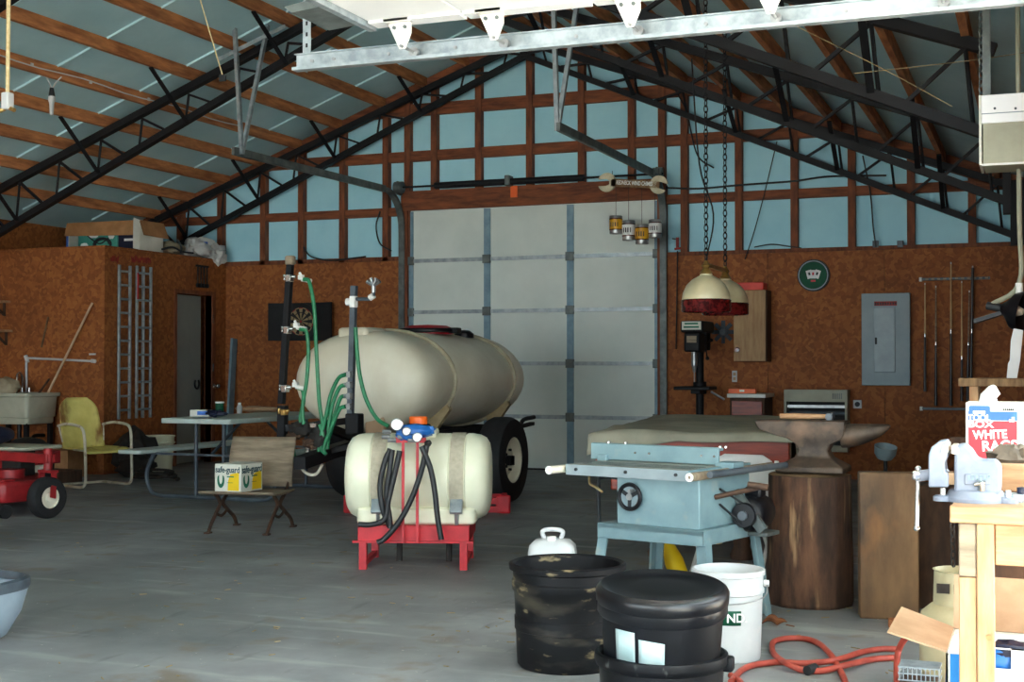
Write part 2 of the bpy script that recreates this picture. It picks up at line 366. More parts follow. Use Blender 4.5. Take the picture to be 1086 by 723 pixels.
# gable end wall
wb = struct_root('wall_back')
DX0, DX1 = -7.0, -3.92
gz = lambda x: roofz(x)+.04
struct('foam_sheet', MB().prism([(-11.3, 2.3), (-7.0, 2.3), (-7.0, 3.04), (DX1, 3.04), (DX1, 2.3), (.12, 2.3), (.12, gz(.12)), (APEX, gz(APEX)), (-11.3, gz(-11.3))], (0, 14.5, 0), (1, 0, 0), (0, 0, 1), (0, .08, 0)), 'foam', wb)
for x0, x1 in ((-11.3, -9.6), (-9.6, -8.38), (-8.38, -7.09), (-3.86, -2.72), (-2.72, -1.5), (-1.5, .12)):
    struct('osb_panel', MB().bx(x0+.002, x1-.002, WALL-.002, 14.58, 0, 2.45), 'osb', wb)
struct('sill_plate', MB().bx(-9.57, -7.08, WALL-.03, 14.5, 2.45, 2.5), 'wall_lumber', wb); struct('sill_plate', MB().bx(-3.88, .02, WALL-.03, 14.5, 2.41, 2.45), 'wall_lumber', wb)
for x in (-10.87, -10.26, -9.65, -9.02, -8.475, -7.9, -7.31, -7.02, -6.67, -6.1, -5.46, -4.83, -4.24, -3.89, -3.635, -3.03, -2.43, -1.83, -1.23, -.63, -.06):
    zb = 3.2 if DX0+.1 < x < DX1-.1 else 2.45
    struct('stud', MB().bx(x-.038, x+.038, 14.41, 14.5, zb, roofz(x)-.02), 'wall_lumber', wb)
for z0, z1, segs in ((4.18, 4.32, [(-7.6, -3.3)]), (3.635, 3.755, [(-9.2, -1.7)]), (2.99, 3.09, [(-11.2, -7.1), (-3.86, 0)]), (2.46, 2.56, [(-11.2, -9.7)])):
    for a, b in segs: struct('girt', MB().bx(a, b, 14.43, 14.5, z0, z1), 'girt_lumber', wb)
for s_ in (-1, 1): struct('rafter', MB().beam((APEX, 14.40, roofz(APEX)-.10), (APEX+s_*5.3, 14.40, roofz(APEX+5.3)-.10), .05, .16), 'girt_lumber', wb)
struct('door_header', MB().bx(-7.08, -3.88, 14.37, 14.43, 3.04, 3.27), 'girt_lumber', wb)
struct('door_jamb', MB().bx(-7.1, -7.0, 14.38, 14.58, 0, 3.05), 'wall_lumber', wb); struct('door_jamb', MB().bx(-3.93, -3.84, 14.38, 14.58, 0, 3.2), 'wall_lumber', wb)
# side walls and the end behind the photographer
wl = struct_root('wall_left'); struct('osb_panel', MB().bx(-11.4, -11.3, -4.1, 14.6, 0, 2.95), 'osb', wl)
OY0, OY1, OZ = .2, 5.68, 2.66
wr = struct_root('wall_right')
struct('osb_panel', MB().bx(.02, .12, OY1, 14.6, 0, 3.06), 'osb', wr); struct('osb_panel', MB().bx(.02, .12, -4.1, OY0, 0, 3.06), 'osb', wr)
struct('osb_panel', MB().bx(.02, .12, OY0, OY1, OZ, 3.06), 'osb', wr)
FX0, FX1, FZ = -9.0, -.2, 3.0  # unseen opening added in the end wall to bring in frontal daylight
wf = struct_root('wall_front')
struct('osb_panel', MB().prism([(-11.3, 0), (FX0, 0), (FX0, FZ), (FX1, FZ), (FX1, 0), (.12, 0), (.12, gz(.12)), (APEX, gz(APEX)), (-11.3, gz(-11.3))], (0, -4.2, 0), (1, 0, 0), (0, 0, 1), (0, .1, 0)), 'osb', wf)
# the small office in the corner
OX, OY = -9.57, 12.07
wo = struct_root('wall_office_front'); struct('osb_panel', MB().bx(-11.3, OX, OY, OY+.09, 0, 2.5), 'osb', wo)
ws = struct_root('wall_office_side')
D0, D1, DH = 13.39, 14.12, 2.06
struct('osb_panel', MB().bx(OX-.09, OX, OY+.09, 13.2, 0, 2.5), 'osb', ws); struct('osb_panel', MB().bx(OX-.09, OX, 13.2, D0, 0, 2.5), 'osb', ws)
struct('osb_panel', MB().bx(OX-.09, OX, D0, D1, DH, 2.5), 'osb', ws); struct('osb_panel', MB().bx(OX-.09, OX, D1, WALL, 0, 2.5), 'osb', ws)
struct('ceiling_office', MB().bx(-11.3, OX+.02, OY-.02, WALL-.03, 2.5, 2.52), 'osb')
d3 = struct_root('door_3')
hinge = Vector((OX-.05, D0+.03, 0)); a = RAD(7)
dd = Vector((-sin(a), cos(a), 0)); dn = Vector((cos(a), sin(a), 0))
struct('door_leaf', MB().beam(hinge+dd*.315+Vector((0, 0, .02)), hinge+dd*.315+Vector((0, 0, DH-.01)), .04, .63, dd), 'grey_door', d3)
struct('door_frame', MB().bx(OX-.1, OX+.015, D0-.05, D0, 0, DH+.05).bx(OX-.1, OX+.015, D1, D1+.07, 0, DH+.05).bx(OX-.1, OX+.015, D0, D1, DH, DH+.05), 'wall_lumber', d3)
struct('door_knob', MB().lathe([(.0, .075), (.022, .07), (.03, .055), (.022, .035), (.011, .03), (.011, .0), (.032, .0), (.032, -.006)], (OX+.016, D1+.045, .94), 16, (1, 0, 0)), 'chrome', d3)
hk = [at(0, 0, 1)]
k0 = hinge+dd*.50+dn*.04; struct('horseshoe_handle', MB().tube([k0+Vector((0, 0, .97))+dd*(.055*cos(t))+Vector((0, 0, .06*sin(t))) for t in [pi*.75+i*pi*1.5/12 for i in range(13)]], .012), 'black_steel', d3)
struct('hinge', MB().bx(OX+.012, OX+.02, D1+.005, D1+.03, 1.72, 1.82).bx(OX+.012, OX+.02, D1+.005, D1+.03, 1.12, 1.22), 'chrome', d3)
# baseboards of the bays: the treated skirt plank
# ------------------------------------------------------------------ steel trusses
def truss(y, label, x0=-10.72, x1=-.22, braces=True, dz=0):
    topz = lambda x: TZ-TS*abs(x-APEX)+(dz if x < APEX else 0)
    botz = lambda x: BZ-BS*abs(x-APEX)+(dz if x < APEX else 0)
    t = thing('roof_truss', label, 'roof truss', (APEX, y, 0), 0, 'steel roof trusses')
    ap_t, ap_b = Vector((APEX, y, TZ)), Vector((APEX, y, BZ))
    for s, xe in ((-1, x0), (1, x1)):
        e_t = Vector((xe, y, topz(xe))); e_b = Vector((xe, y, botz(xe)))
        MB().beam(ap_t, e_t, .08, .068).build('top_chord', 'black_steel', t)
        MB().beam(ap_b, e_b, .08, .062).build('bottom_chord', 'black_steel', t)
        n = PDX+[5.24]
        for i in range(len(n)-1):
            x = APEX+s*n[i]; xn = APEX+s*(n[i]-.28 if i else .05)
            MB().cyl((x, y, topz(x)-.03), (x+s*.04, y, botz(x+s*.04)+.03), .013, 8).build('web_strut', 'black_steel', t)
            xb = APEX+s*max(n[i]-.32, .03)
            MB().beam((x, y, topz(x)-.03), (xb, y, botz(xb)+.03), .035, .022).build('web_diagonal', 'black_steel', t)
        if braces:
            for i in (2, 4, 6, 8):
                x = APEX+s*n[i]
                MB().beam((x, y-.62, roofz(x)-.13), (x, y-.03, botz(x)), .045, .012).build('fly_brace', 'black_steel', t)
    if y > 9: MB().bx(x1-.04, x1+(.09 if y > 12 else .02), y-.06, y+.06, 2.4, topz(x1)+.06).build('heel_plate', 'black_steel', t)
    MB().bx(x0-.09, x0+.05, y-.08, y+.08, 2.4 if y < 12 else 2.52, topz(x0)+.06).build('heel_plate', 'black_steel', t)
    MB().beam((APEX, y, BZ), (APEX, y, TZ+.04), .09, .09, (0, 1, 0)).build('king_post', 'black_steel', t)
truss(14.28, 'black steel roof truss set against the blue gable wall over the closed door')
truss(11.25, 'second black steel roof truss out from the blue gable wall', dz=-.07)
truss(8.0, 'third black steel roof truss out from the gable wall, reaching the white hanging box', -10.72, -.22)
# ------------------------------------------------------------------ the closed sectional door in the gable wall
d1 = struct_root('door_1')
XS = [-6.98, -5.99, -4.965, -3.94]
for k in range(5):
    struct('door_section', MB().bx(-6.99, -3.93, 14.44, 14.48, k*.61+.006, (k+1)*.61-.006), 'door_panel', d1, bevel=.004)
    if k: struct('section_joint', MB().bx(-6.99, -3.93, 14.41, 14.446, k*.61-.022, k*.61+.022), 'galv', d1)
    for i, x in enumerate(XS):
        w = .04 if i in (1, 2) else .035
        struct('door_stile', MB().bx(x-w, x+w, 14.425, 14.445, k*.61+.02, (k+1)*.61-.02), 'galv_matt', d1)
        if k: struct('door_hinge', MB().bx(x-.05, x+.05, 14.395, 14.43, k*.61-.05, k*.61+.05), 'dark_galv', d1, bevel=.006)
struct('bottom_seal', MB().bx(-6.99, -3.93, 14.42, 14.47, 0, .02), 'rubber', d1)
for x, s in ((-7.07, -1), (-3.86, 1)):
    zt = 3.27 if s > 0 else 3.25
    y_end = 10.9
    path = [(x, 14.38, .02), (x, 14.38, 2.75)]+[(x, 14.38-.45*(1-cos(t)), 2.8+(zt-2.8)*sin(t)) for t in [pi/2*i/8 for i in range(1, 9)]]+[(x-(.08 if s < 0 else 0), y_end, zt)]
    m = MB()
    for i in range(len(path)-1): m.beam(path[i], path[i+1], .035 if i == 0 else .035, .075, (1, 0, 0) if i < 9 else (0, 0, 1))
    struct('door_track', m, 'dark_galv', d1)
    for dxx, dy in ((-.03, 0), (.05, .05)) if s > 0 else ((-.05, 0), (.06, .1)):
        xx = x+dxx*1.2; zr = roofz(x)-.02
        g = MB().beam((xx+dxx*1.6, y_end+.1+dy, zr), (x-.04, y_end+.08, zt-.02), .042, .006, (0, 1, 0)); g.beam((xx+dxx*1.6+.02, y_end+.1+dy, zr), (x-.02, y_end+.08, zt-.02), .006, .04, (0, 1, 0))
        struct('track_hanger', g, 'galv', d1)
    if s < 0: struct('track_brace', MB().beam((x-.32, y_end+.1, roofz(x)-.33), (x+.4, y_end+.15, roofz(x)-.06), .04, .006, (0, 1, 0)), 'galv', d1)
struct('torsion_shaft', MB().cyl((-6.6, 14.3, 3.31), (-4.76, 14.3, 3.31), .038, 16).cyl((-7.08, 14.3, 3.31), (-3.84, 14.3, 3.31), .012, 10), 'black_steel', d1)
for x in (-7.07, -3.9): struct('cable_drum', MB().cyl((x-.05, 14.3, 3.31), (x+.05, 14.3, 3.31), .07, 16).bx(x-.01, x+.01, 14.25, 14.4, 3.22, 3.38), 'dark_galv', d1)
struct('spring_bracket', MB().bx(-5.70, -5.64, 14.24, 14.38, 3.26, 3.38), 'dark_galv', d1, bevel=.01)
# ------------------------------------------------------------------ the raised sectional door overhead
d2 = struct_root('door_2')
TZ2, TY2 = 2.70, 5.72
struct('door_track', MB().bx(-3.41, .0, TY2+.035, TY2+.04, TZ2-.03, TZ2+.045).bx(-3.41, .0, TY2-.005, TY2+.04, TZ2-.036, TZ2-.03).bx(-3.41, 0, TY2-.01, TY2-.005, TZ2-.036, TZ2-.02).bx(-3.41, 0, TY2+.012, TY2+.04, TZ2+.045, TZ2+.05), 'galv', d2)
hx = -3.36
h = MB().beam((hx, TY2+.05, TZ2-.03), (hx, TY2+.05, roofz(hx)-.1), .045, .004, (0, 1, 0)).beam((hx-.02, TY2+.07, TZ2-.03), (hx-.02, TY2+.07, roofz(hx)-.1), .004, .04, (0, 1, 0))
struct('track_hanger', h, 'galv', d2)
hh = MB()
for k in range(24): hh.box((hx, TY2+.0475, TZ2+.04+k*.055), .011, .002, .02)
struct('hanger_slots', hh, 'flat_black', d2)
PX = [-2.92, -2.44, -1.83, -1.22, -.61, -.02]
for i in range(5):
    zz = 2.825
    struct('door_section', MB().bx(PX[i]+.004, PX[i+1]-.004, -.6, 5.66, zz, zz+.045), 'door_white', d2, bevel=.004)
    struct('section_stile', MB().bx(PX[i]+.01, PX[i+1]-.01, 5.56, 5.66, zz-.012, zz), 'door_white', d2)
    for y in (4.4, 3.1, 1.8): struct('section_stile', MB().bx(PX[i]+.01, PX[i+1]-.01, y-.04, y+.04, zz-.012, zz), 'door_white', d2)
struct('perforated_brace', MB().bx(-2.955, -2.92, 4.9, 5.66, 2.80, 2.84), 'galv', d2)
pb = MB()
for k in range(15): pb.box((-2.957, 4.95+k*.05, 2.82), .004, .022, .014)
struct('brace_slots', pb, 'dark_galv', d2)
struct('bottom_seal', MB().prism([(-2.96, 2.87), (-2.96, 2.825), (-3.14, 2.81), (-3.18, 2.84)], (0, 5.25, 0), (1, 0, 0), (0, 0, 1), (0, .35, 0)), 'dark_galv', d2)
for x in (-2.757, -2.295, -1.654, -1.043, -.36):
    m = MB().prism([(x-.075, 2.825), (x+.05, 2.825), (x+.05, 2.76), (x+.02, 2.69), (x-.012, 2.69)], (0, 5.60, 0), (1, 0, 0), (0, 0, 1), (0, .006, 0))
    m.prism([(x-.075, 2.825), (x+.05, 2.825), (x+.05, 2.81), (x-.075, 2.81)], (0, 5.56, 0), (1, 0, 0), (0, 0, 1), (0, .05, 0))
    struct('roller_bracket', m, 'white_paint', d2)
    m = MB().cyl((x+.005, 5.58, TZ2), (x+.005, TY2, TZ2), .007, 8).cyl((x+.005, TY2-.006, TZ2), (x+.005, TY2+.014, TZ2), .024, 18)
    struct('track_roller', m, 'steel', d2)
    bm_ = MB()
    for q in (-.035, .02): bm_.cyl((x+q, 5.597, 2.79), (x+q, 5.59, 2.79), .009, 8)
    struct('bracket_bolt', bm_, 'dark_galv', d2)
tb = MB()
for x in (-3.32, -3.2, -2.9, -2.55, -1.95, -1.35, -.75): tb.cyl((x, TY2+.036, TZ2+.012), (x, TY2+.028, TZ2+.012), .009, 8)
struct('track_bolt', tb, 'steel', d2)
# ================================================================== LEFT: things on and against the office
# picnic table
pt = thing('picnic_table', 'pale grey plastic folding picnic table with attached benches in front of the office door', 'table', (-6.9, 10.88, 0), RAD(-2))
def rrect(x0, x1, y0, y1, r=.04, n=5):
    o = []
    for cx, cy, a0 in ((x1-r, y1-r, 0), (x0+r, y1-r, 90), (x0+r, y0+r, 180), (x1-r, y0+r, 270)):
        for i in range(n): a = RAD(a0+90*i/(n-1)); o.append((cx+r*cos(a), cy+r*sin(a)))
    return o
def slab(poly, z0, z1): return MB().prism(poly, (0, 0, z0), (1, 0, 0), (0, 1, 0), (0, 0, z1-z0))
slab(rrect(-.37, .37, -.92, .92), .69, .735).build('table_top', 'table_grey', pt, world=False, bevel=.008)
for s in (-1, 1):
    slab(rrect(s*.72-.13, s*.72+.13, -.92, .92), .405, .44).build('bench_seat', 'table_grey', pt, world=False, bevel=.008)
for y in (-.68, .68):
    MB().tube(spline([(-.62, y, .40), (-.70, y, .22), (-.66, y, .07), (-.56, y, .022), (-.3, y, .02), (.3, y, .02), (.56, y, .022), (.66, y, .07), (.70, y, .22), (.62, y, .40)], 5), .019).build('leg_frame', 'leg_grey', pt, world=False)
    for s in (-1, 1): MB().cyl((s*.15, y, .03), (s*.15, y, .69), .018, 10).build('leg', 'leg_grey', pt, world=False)
    MB().beam((-.68, y, .4), (.68, y, .4), .03, .02).build('cross_bar', 'leg_grey', pt, world=False)
    MB().beam((0, y*.95, .41), (0, y*.3, .68), .02, .02).build('brace', 'leg_grey', pt, world=False)
# what stands on it
z = .735
b = thing('card_box', 'small white and blue box lying on the grey picnic table top', 'box', (at(214, 440, 10.45).x, 10.45, z)); b.rotation_euler.z = RAD(8)
MB().box((0, 0, .03), .19, .1, .06).build('carton', 'carton_white', b, world=False, bevel=.003)
MB().box((.03, -.051, .032), .1, .004, .035).build('printed_panel', 'ink_blue', b, world=False)
g = single('work_glove', MB().blob(Vector((0, 0, .03)), .085, .055, .03, .3, 2.5, 3).blob(Vector((.08, .02, .025)), .05, .018, .018, .2, 2, 4).blob(Vector((.075, -.025, .025)), .05, .016, .018, .2, 2, 6), 'navy', 'dark blue lump of cloth beside the small box on the picnic table', 'glove')
g.location = (at(222, 440, 10.2).x, 10.3, z)
c = thing('tall_cup', 'dark green tumbler with a pale rim standing on the picnic table', 'cup', (at(233, 440, 10.6).x, 10.6, z))
MB().lathe([(.0, .004), (.033, .004), (.033, 0), (.036, .002), (.04, .125), (.036, .125), (.03, .01), (0, .01)], n=24).build('cup_body', 'green_dark', c, world=False)
MB().lathe([(.036, .118), (.043, .118), (.043, .132), (.036, .132), (.036, .118)], n=24).build('rim', 'paper', c, world=False)
c = thing('small_bottle', 'little white bottle standing alone on the far half of the picnic table', 'bottle', (at(254, 436, 11.2).x, 11.2, z))
MB().lathe([(0, 0), (.026, 0), (.027, .06), (.02, .078), (.013, .085)], n=20).build('bottle_body', 'white_plastic', c, world=False)
MB().lathe([(.0135, .083), (.016, .083), (.016, .104), (0, .104)], n=16).build('cap', 'paper', c, world=False)
single('paper_bag', MB().blob((0, 0, .02), .24, .09, .028, .35, 3, 8), 'kraft', 'crumpled brown paper flat on the far end of the picnic table', 'paper').location = (at(275, 434, 11.55).x, 11.55, z-.004)
# metal lawn chair
ch = thing('lawn_chair', 'rusty yellow shell back metal lawn chair with white tube arms', 'chair', (-8.76, 10.92, 0), RAD(-20))
def grid(nu, nv, fn, flip=False):
    vs = [fn(i/(nu-1), j/(nv-1)) for j in range(nv) for i in range(nu)]
    fs = [(j*nu+i, j*nu+i+1, (j+1)*nu+i+1, (j+1)*nu+i) for j in range(nv-1) for i in range(nu-1)]
    return vs, fs
def back_fn(u, v):  # u across, v up; the chair faces +x
    wdt = .235*(1-.10*v)*(1 if v < .72 else sqrt(max(0, 1-((v-.72)/.28)**2*.72)))
    y = (u*2-1)*wdt; bow = .05*(1-(u*2-1)**2)
    return (-.20-.15*v-bow, y, .375+.50*v)
vs, fs = grid(17, 15, back_fn); MB().add(vs, fs, True).build('backrest', 'chair_yellow', ch, world=False, solid=.006)
def seat_fn(u, v):
    x = -.22+.46*v; y = (u*2-1)*.245; e = abs(u*2-1)
    return (x, y, .375-.03*sin(pi*v)*(1-e**2)+(-.035*max(0, (v-.85)/.15)**2)+(.012 if e > .93 else 0))
vs, fs = grid(17, 13, seat_fn); MB().add(vs, fs, True).build('seat', 'chair_yellow', ch, world=False, solid=.006)
for s in (-1, 1):
    MB().tube(spline([(-.27, s*.25, .60), (-.1, s*.262, .625), (.1, s*.265, .615), (.20, s*.262, .585), (.235, s*.258, .48), (.245, s*.256, .3), (.25, s*.256, .12), (.235, s*.256, .045), (.17, s*.256, .016), (0, s*.255, .015), (-.26, s*.25, .015)], 5), .0145, 10).build('arm_and_leg_tube', 'chair_tube', ch, world=False)
    MB().cyl((.0, s*.24, .375), (.235, s*.256, .37), .009, 8).build('seat_bracket', 'chair_tube', ch, world=False); MB().cyl((-.22, s*.23, .44), (-.26, s*.25, .6), .008, 8).build('back_bracket', 'chair_tube', ch, world=False)
MB().cyl((-.25, -.25, .016), (-.25, .25, .016), .013, 10).build('rear_bar', 'chair_tube', ch, world=False)
# laundry sink
sk = thing('laundry_sink', 'grey plastic laundry sink on black legs against the office wall', 'sink', (-10.5, 11.72, 0))
X0, X1, Y0, Y1 = -10.88, -10.12, 11.5, 12.04
def ring4(x0, x1, y0, y1, z, r=.05): return [Vector((a, b_, z)) for a, b_ in rrect(x0, x1, y0, y1, r)]
MB().loft([ring4(X0+.06, X1-.06, Y0+.06, Y1-.05, .56), ring4(X0+.05, X1-.05, Y0+.05, Y1-.04, .58), ring4(X0+.05, X1-.05, Y0+.05, Y1-.04, .63), ring4(X0+.035, X1-.035, Y0+.035, Y1-.03, .635), ring4(X0+.02, X1-.02, Y0+.02, Y1-.02, .855), ring4(X0-.01, X1+.01, Y0-.01, Y1, .86), ring4(X0-.01, X1+.01, Y0-.01, Y1, .90), ring4(X0+.02, X1-.02, Y0+.02, Y1-.03, .90), ring4(X0+.08, X1-.08, Y0+.08, Y1-.08, .60)], smooth=False).build('basin', 'sink', sk, bevel=.004)
for x in (X0+.09, X1-.09):
    for y in (Y0+.09, Y1-.08): MB().beam((x, y, 0), (x, y, .60), .045, .045, (0, 1, 0)).build('leg', 'black_steel', sk)
MB().cyl((-10.45, 11.75, .57), (-10.45, 11.75, .4), .025, 12).tube(spline([(-10.45, 11.75, .41), (-10.45, 11.75, .33), (-10.38, 11.78, .31), (-10.33, 11.8, .36), (-10.33, 11.85, .42), (-10.33, 12.0, .42)], 4), .022).build('drain_trap', 'black_plastic', sk)
fp = Vector((-10.62, 11.98, .9))
f = MB().tube(spline([fp, fp+Vector((0, 0, .16)), fp+Vector((.02, -.05, .22)), fp+Vector((.05, -.13, .2)), fp+Vector((.06, -.15, .13))], 5), .012).cyl(fp, fp+Vector((0, 0, .05)), .022, 12).cyl(fp+Vector((-.1, 0, 0)), fp+Vector((-.1, 0, .05)), .02, 12).cyl(fp+Vector((.1, 0, 0)), fp+Vector((.1, 0, .05)), .02, 12)
f.build('faucet', 'chrome', sk)
pl = MB().blob((-10.6, 11.7, .955), .17, .12, .11, .18, 2.0, 5); single('soap_bag', pl, 'beige_sack', 'tan cloth bundle heaped in the laundry sink below the tap', 'bundle')
single('scrub_stick', MB().cyl(at(35, 416, 11.72)-Vector((0, 0, .1)), at(52, 402, 12.02), .012, 8), 'dark_wood', 'short brown stick leaning out of the laundry sink', 'stick')
single('wooden_pole', MB().beam(at(45, 418, 11.8)-Vector((.03, 0, .16)), at(98, 321, 12.05), .022, .022), 'kraft', 'long pale wooden pole leaning slantwise from the sink against the wall', 'pole')
single('thin_lath', MB().beam(at(44, 368, 12.055), at(51, 336, 12.055), .02, .012), 'old_wood', 'thin brown lath fixed upright on the wall above the sink', 'lath')
wp = thing('water_pipe', 'thin white pipe running up and along the wall above the laundry sink', 'pipe', at(28, 420, 12.05))
MB().tube([at(28, 418, 12.045), at(28, 381, 12.045), at(28.6, 379.5, 12.045), at(101, 383, 12.045)], .013, 8).build('pipe_run', 'white_plastic', wp)
MB().cyl(at(27, 377, 12.045), at(29.5, 384, 12.045), .022, 10).cyl(at(97, 382.6, 12.045), at(101, 383, 12.045), .022, 10).build('elbow', 'white_plastic', wp)
single('wall_bracket', MB().box(at(98, 375.5, 12.05), .07, .03, .02), 'white_plastic', 'tiny white clip fixed above the end of the white pipe', 'clip')
for (a_, b_, lab) in (((0, 320), (10, 320), 'upper pale shelf board end at the office wall edge'), ((0, 350), (12, 351), 'lower pale shelf board end at the office wall edge')):
    p = at(*b_, 12.05); sh = thing('wall_shelf', lab, 'shelf', (p.x-.25, p.y, p.z), 0, 'short shelves on the office wall')
    MB().bx(p.x-.6, p.x, 11.83, 12.07, p.z-.012, p.z+.014).build('shelf_board', 'pale_wood_x', sh)
    MB().beam((p.x-.08, 12.06, p.z-.16), (p.x-.08, 12.06, p.z-.01), .03, .02).beam((p.x-.08, 12.05, p.z-.15), (p.x-.08, 11.88, p.z-.015), .02, .02).build('bracket', 'dark_wood', sh)
# under and beside the sink
def pail(name, label, m, c, r0, r1, h, cat='bucket', handle=True, group=None):
    t = thing(name, label, cat, c, 0, group)
    MB().lathe([(0, .006), (r0-.01, .006), (r0, 0), (r0+.001, .01), (r1-.012, h-.09), (r1+.004, h-.085), (r1+.004, h-.07), (r1-.008, h-.065), (r1-.004, h-.012), (r1+.006, h-.012), (r1+.006, h), (r1-.006, h), (r0-.008, .02), (0, .02)], n=40).build('bucket_body', m, t, world=False)
    if handle:
        MB().tube([(r1*cos(a), r1*sin(a)*.5-.02 if 0 else -abs(sin(a))*r1*.0+r1*sin(a)*.62*-1, h-.05-.16*abs(sin(a))) for a in [pi*i/14 for i in range(15)]], .0035, 6).build('handle', 'steel', t, world=False)
        for s in (-1, 1): MB().cyl((s*(r1-.004), 0, h-.05), (s*(r1+.014), 0, h-.05), .014, 10).build('handle_lug', m, t, world=False)
    return t
pail('plastic_bucket', 'white plastic bucket under the laundry sink behind the red mower', 'white_plastic', (-9.95, 11.1, 0), .13, .15, .37)
def carton(name, label, c, sx, sy, sz, rz=0, m='cardboard', cat='box', flaps=True):
    t = thing(name, label, cat, c, rz); q = .006
    w_ = MB().bx(-sx/2, sx/2, -sy/2, sy/2, 0, q).bx(-sx/2, sx/2, -sy/2, -sy/2+q, q, sz).bx(-sx/2, sx/2, sy/2-q, sy/2, q, sz).bx(-sx/2, -sx/2+q, -sy/2+q, sy/2-q, q, sz).bx(sx/2-q, sx/2, -sy/2+q, sy/2-q, q, sz)
    w_.build('box_walls', m, t, world=False)
    if flaps:
        for s in (-1, 1):
            MB().quad([(-sx/2, s*sy/2, sz), (sx/2, s*sy/2, sz), (sx/2, s*(sy/2+.1), sz+.05), (-sx/2, s*(sy/2+.1), sz+.05)], .005).build('flap', m, t, world=False)
    return t
carton('cardboard_box', 'brown cardboard box on the floor beside the right end of the sink', (-9.8, 11.65, 0), .42, .35, .30, RAD(5))
carton('low_carton', 'low dark cardboard tray on the floor behind the lawn chair', (-9.3, 11.0, 0), .4, .3, .14, RAD(-8), 'dark_wood', flaps=False)
pail('waste_bin', 'pale plastic bin against the office wall behind the lawn chair', 'poly_small', (-9.13, 12.45, 0), .15, .18, .42, 'bin', False)
bs = MB().blob((-9.1, 12.0, .24), .23, .2, .26, .25, 2.2, 9).blob((-8.98, 11.85, .12), .22, .16, .12, .25, 2.2, 12); single('rubbish_sack', bs, 'grime', 'black bag slumped on the floor behind the yellow lawn chair', 'bag')
single('coiled_strap', MB().tube([(-8.55+.26*cos(a)*(1-.02*a), 11.62+.18*sin(a)*(1-.02*a), .02+.006*a) for a in [i*.35 for i in range(50)]], .016, 6), 'grime', 'dark coil of strap on the floor beside the lawn chair', 'strap')
# ladders on the office side
def ladder(label, y0, y1, z0, z1, first=None):
    t = thing('aluminium_ladder', label, 'ladder', (OX+.06, (y0+y1)/2, z0), 0, 'ladders hung on the office side')
    for y in (y0, y1):
        MB().bx(OX+.03, OX+.055, y-.016, y+.016, z0, z1).build('rail', 'galv', t, bevel=.004)
    for k in range(int((z1-z0-.1)/.155)+1):
        MB().cyl((OX+.045, y0, z0+.1+k*.155), (OX+.045, y1, z0+.1+k*.155), .013, 8).build('rung', 'galv', t)
    return t
ladder('aluminium ladder hung on the office side, the one nearer the corner', 12.27, 12.46, .60, 2.32)
l2 = ladder('aluminium ladder hung on the office side, the one nearer the door', 12.585, 12.84, .60, 2.33)
MB().bx(OX+.015, OX+.05, 12.70, 12.725, .60, 2.33).build('rail', 'galv', l2, bevel=.004)
MB().bx(OX+.055, OX+.058, 12.572, 12.6, 1.95, 2.25).build('label_strip', 'ink_red', l2)
mk = MB()
for (u0, n) in ((118, 5), (140, 12)):
    for i in range(n):
        u = u0+i*1.75; p = onx(u, 275.5+rnd.uniform(-1.5, 1.5), OX+.004); mk.box(p, .006, .018, rnd.uniform(.04, .085), Matrix.Rotation(rnd.uniform(-.3, .3), 3, 'X'))
single('painted_marking', mk, 'ink_red_paint', 'row of faded red painted marks above the hung ladders', 'marking')
ir = thing('iron_rack', 'little black iron rack of hanging rods above the office door', 'rack', onx(212, 290, OX+.02))
MB().bx(OX, OX+.03, 13.78, 14.02, 2.40, 2.425).build('top_bar', 'black_steel', ir)
for i in range(4):
    y = 13.80+i*.065
    MB().cyl((OX+.02, y, 2.41), (OX+.02, y, 2.19), .008, 8).build('rod', 'black_steel', ir); MB().box((OX+.02, y, 2.175), .03, .045, .05).build('rod_head', 'black_steel', ir, bevel=.008)
single('leaning_board', MB().beam((-9.36, 14.17, .0), (-9.41, 14.38, 1.53), .11, .03, (1, 0, 0)), 'galv_matt', 'grey board standing on end against the back wall beside the office door', 'board')
# on the office roof
cb = thing('open_carton', 'big white lined carton lying on its side with hanging brown flaps on the office roof', 'box', (-10.12, 12.95, 2.52))
X0, X1, Y0, Y1, Z0, Z1 = -10.63, -9.62, 12.75, 13.2, 2.52, 2.86
MB().bx(X0, X1, Y0, Y1, Z0, Z0+.012).bx(X0, X0+.012, Y0, Y1, Z0+.012, Z1).bx(X1-.012, X1, Y0, Y1, Z0+.012, Z1).bx(X0, X1, Y1-.012, Y1, Z0, Z1).bx(X0, X1, Y0, Y1, Z1, Z1+.012).build('box_walls', 'carton_white', cb)
MB().quad([(X0-.02, Y0-.005, Z1+.012), (X1+.0, Y0-.005, Z1+.012), (X1-.01, Y0-.06, Z1-.165), (X0-.01, Y0-.06, Z1-.145)], .008).build('top_flap', 'cardboard', cb)
MB().quad([(X1+.004, Y0, Z1+.012), (X1+.004, Y1, Z1+.012), (X1+.06, Y1+.03, Z1-.17), (X1+.05, Y0+.02, Z1-.16)], .008).build('side_flap', 'cardboard', cb)
MB().quad([(X1, Y0, Z0+.01), (X1, Y0, Z1+.01), (X1-.02, Y0-.09, Z1+.03), (X1-.03, Y0-.08, Z0+.02)], .006).build('edge_flap', 'carton_white', cb)
MB().bx(X0-.05, X0-.003, Y0+.02, Y1, Z0, Z0+.27).build('blue_side_panel', 'ink_blue', cb)
tb_ = thing('teal_package', 'teal package with a black cable coil inside the big carton on the office roof', 'package', (-10.3, 12.92, 2.532))
MB().bx(-10.53, -9.97, 12.8, 13.12, 2.533, 2.80).build('package_body', 'teal', tb_, bevel=.006)
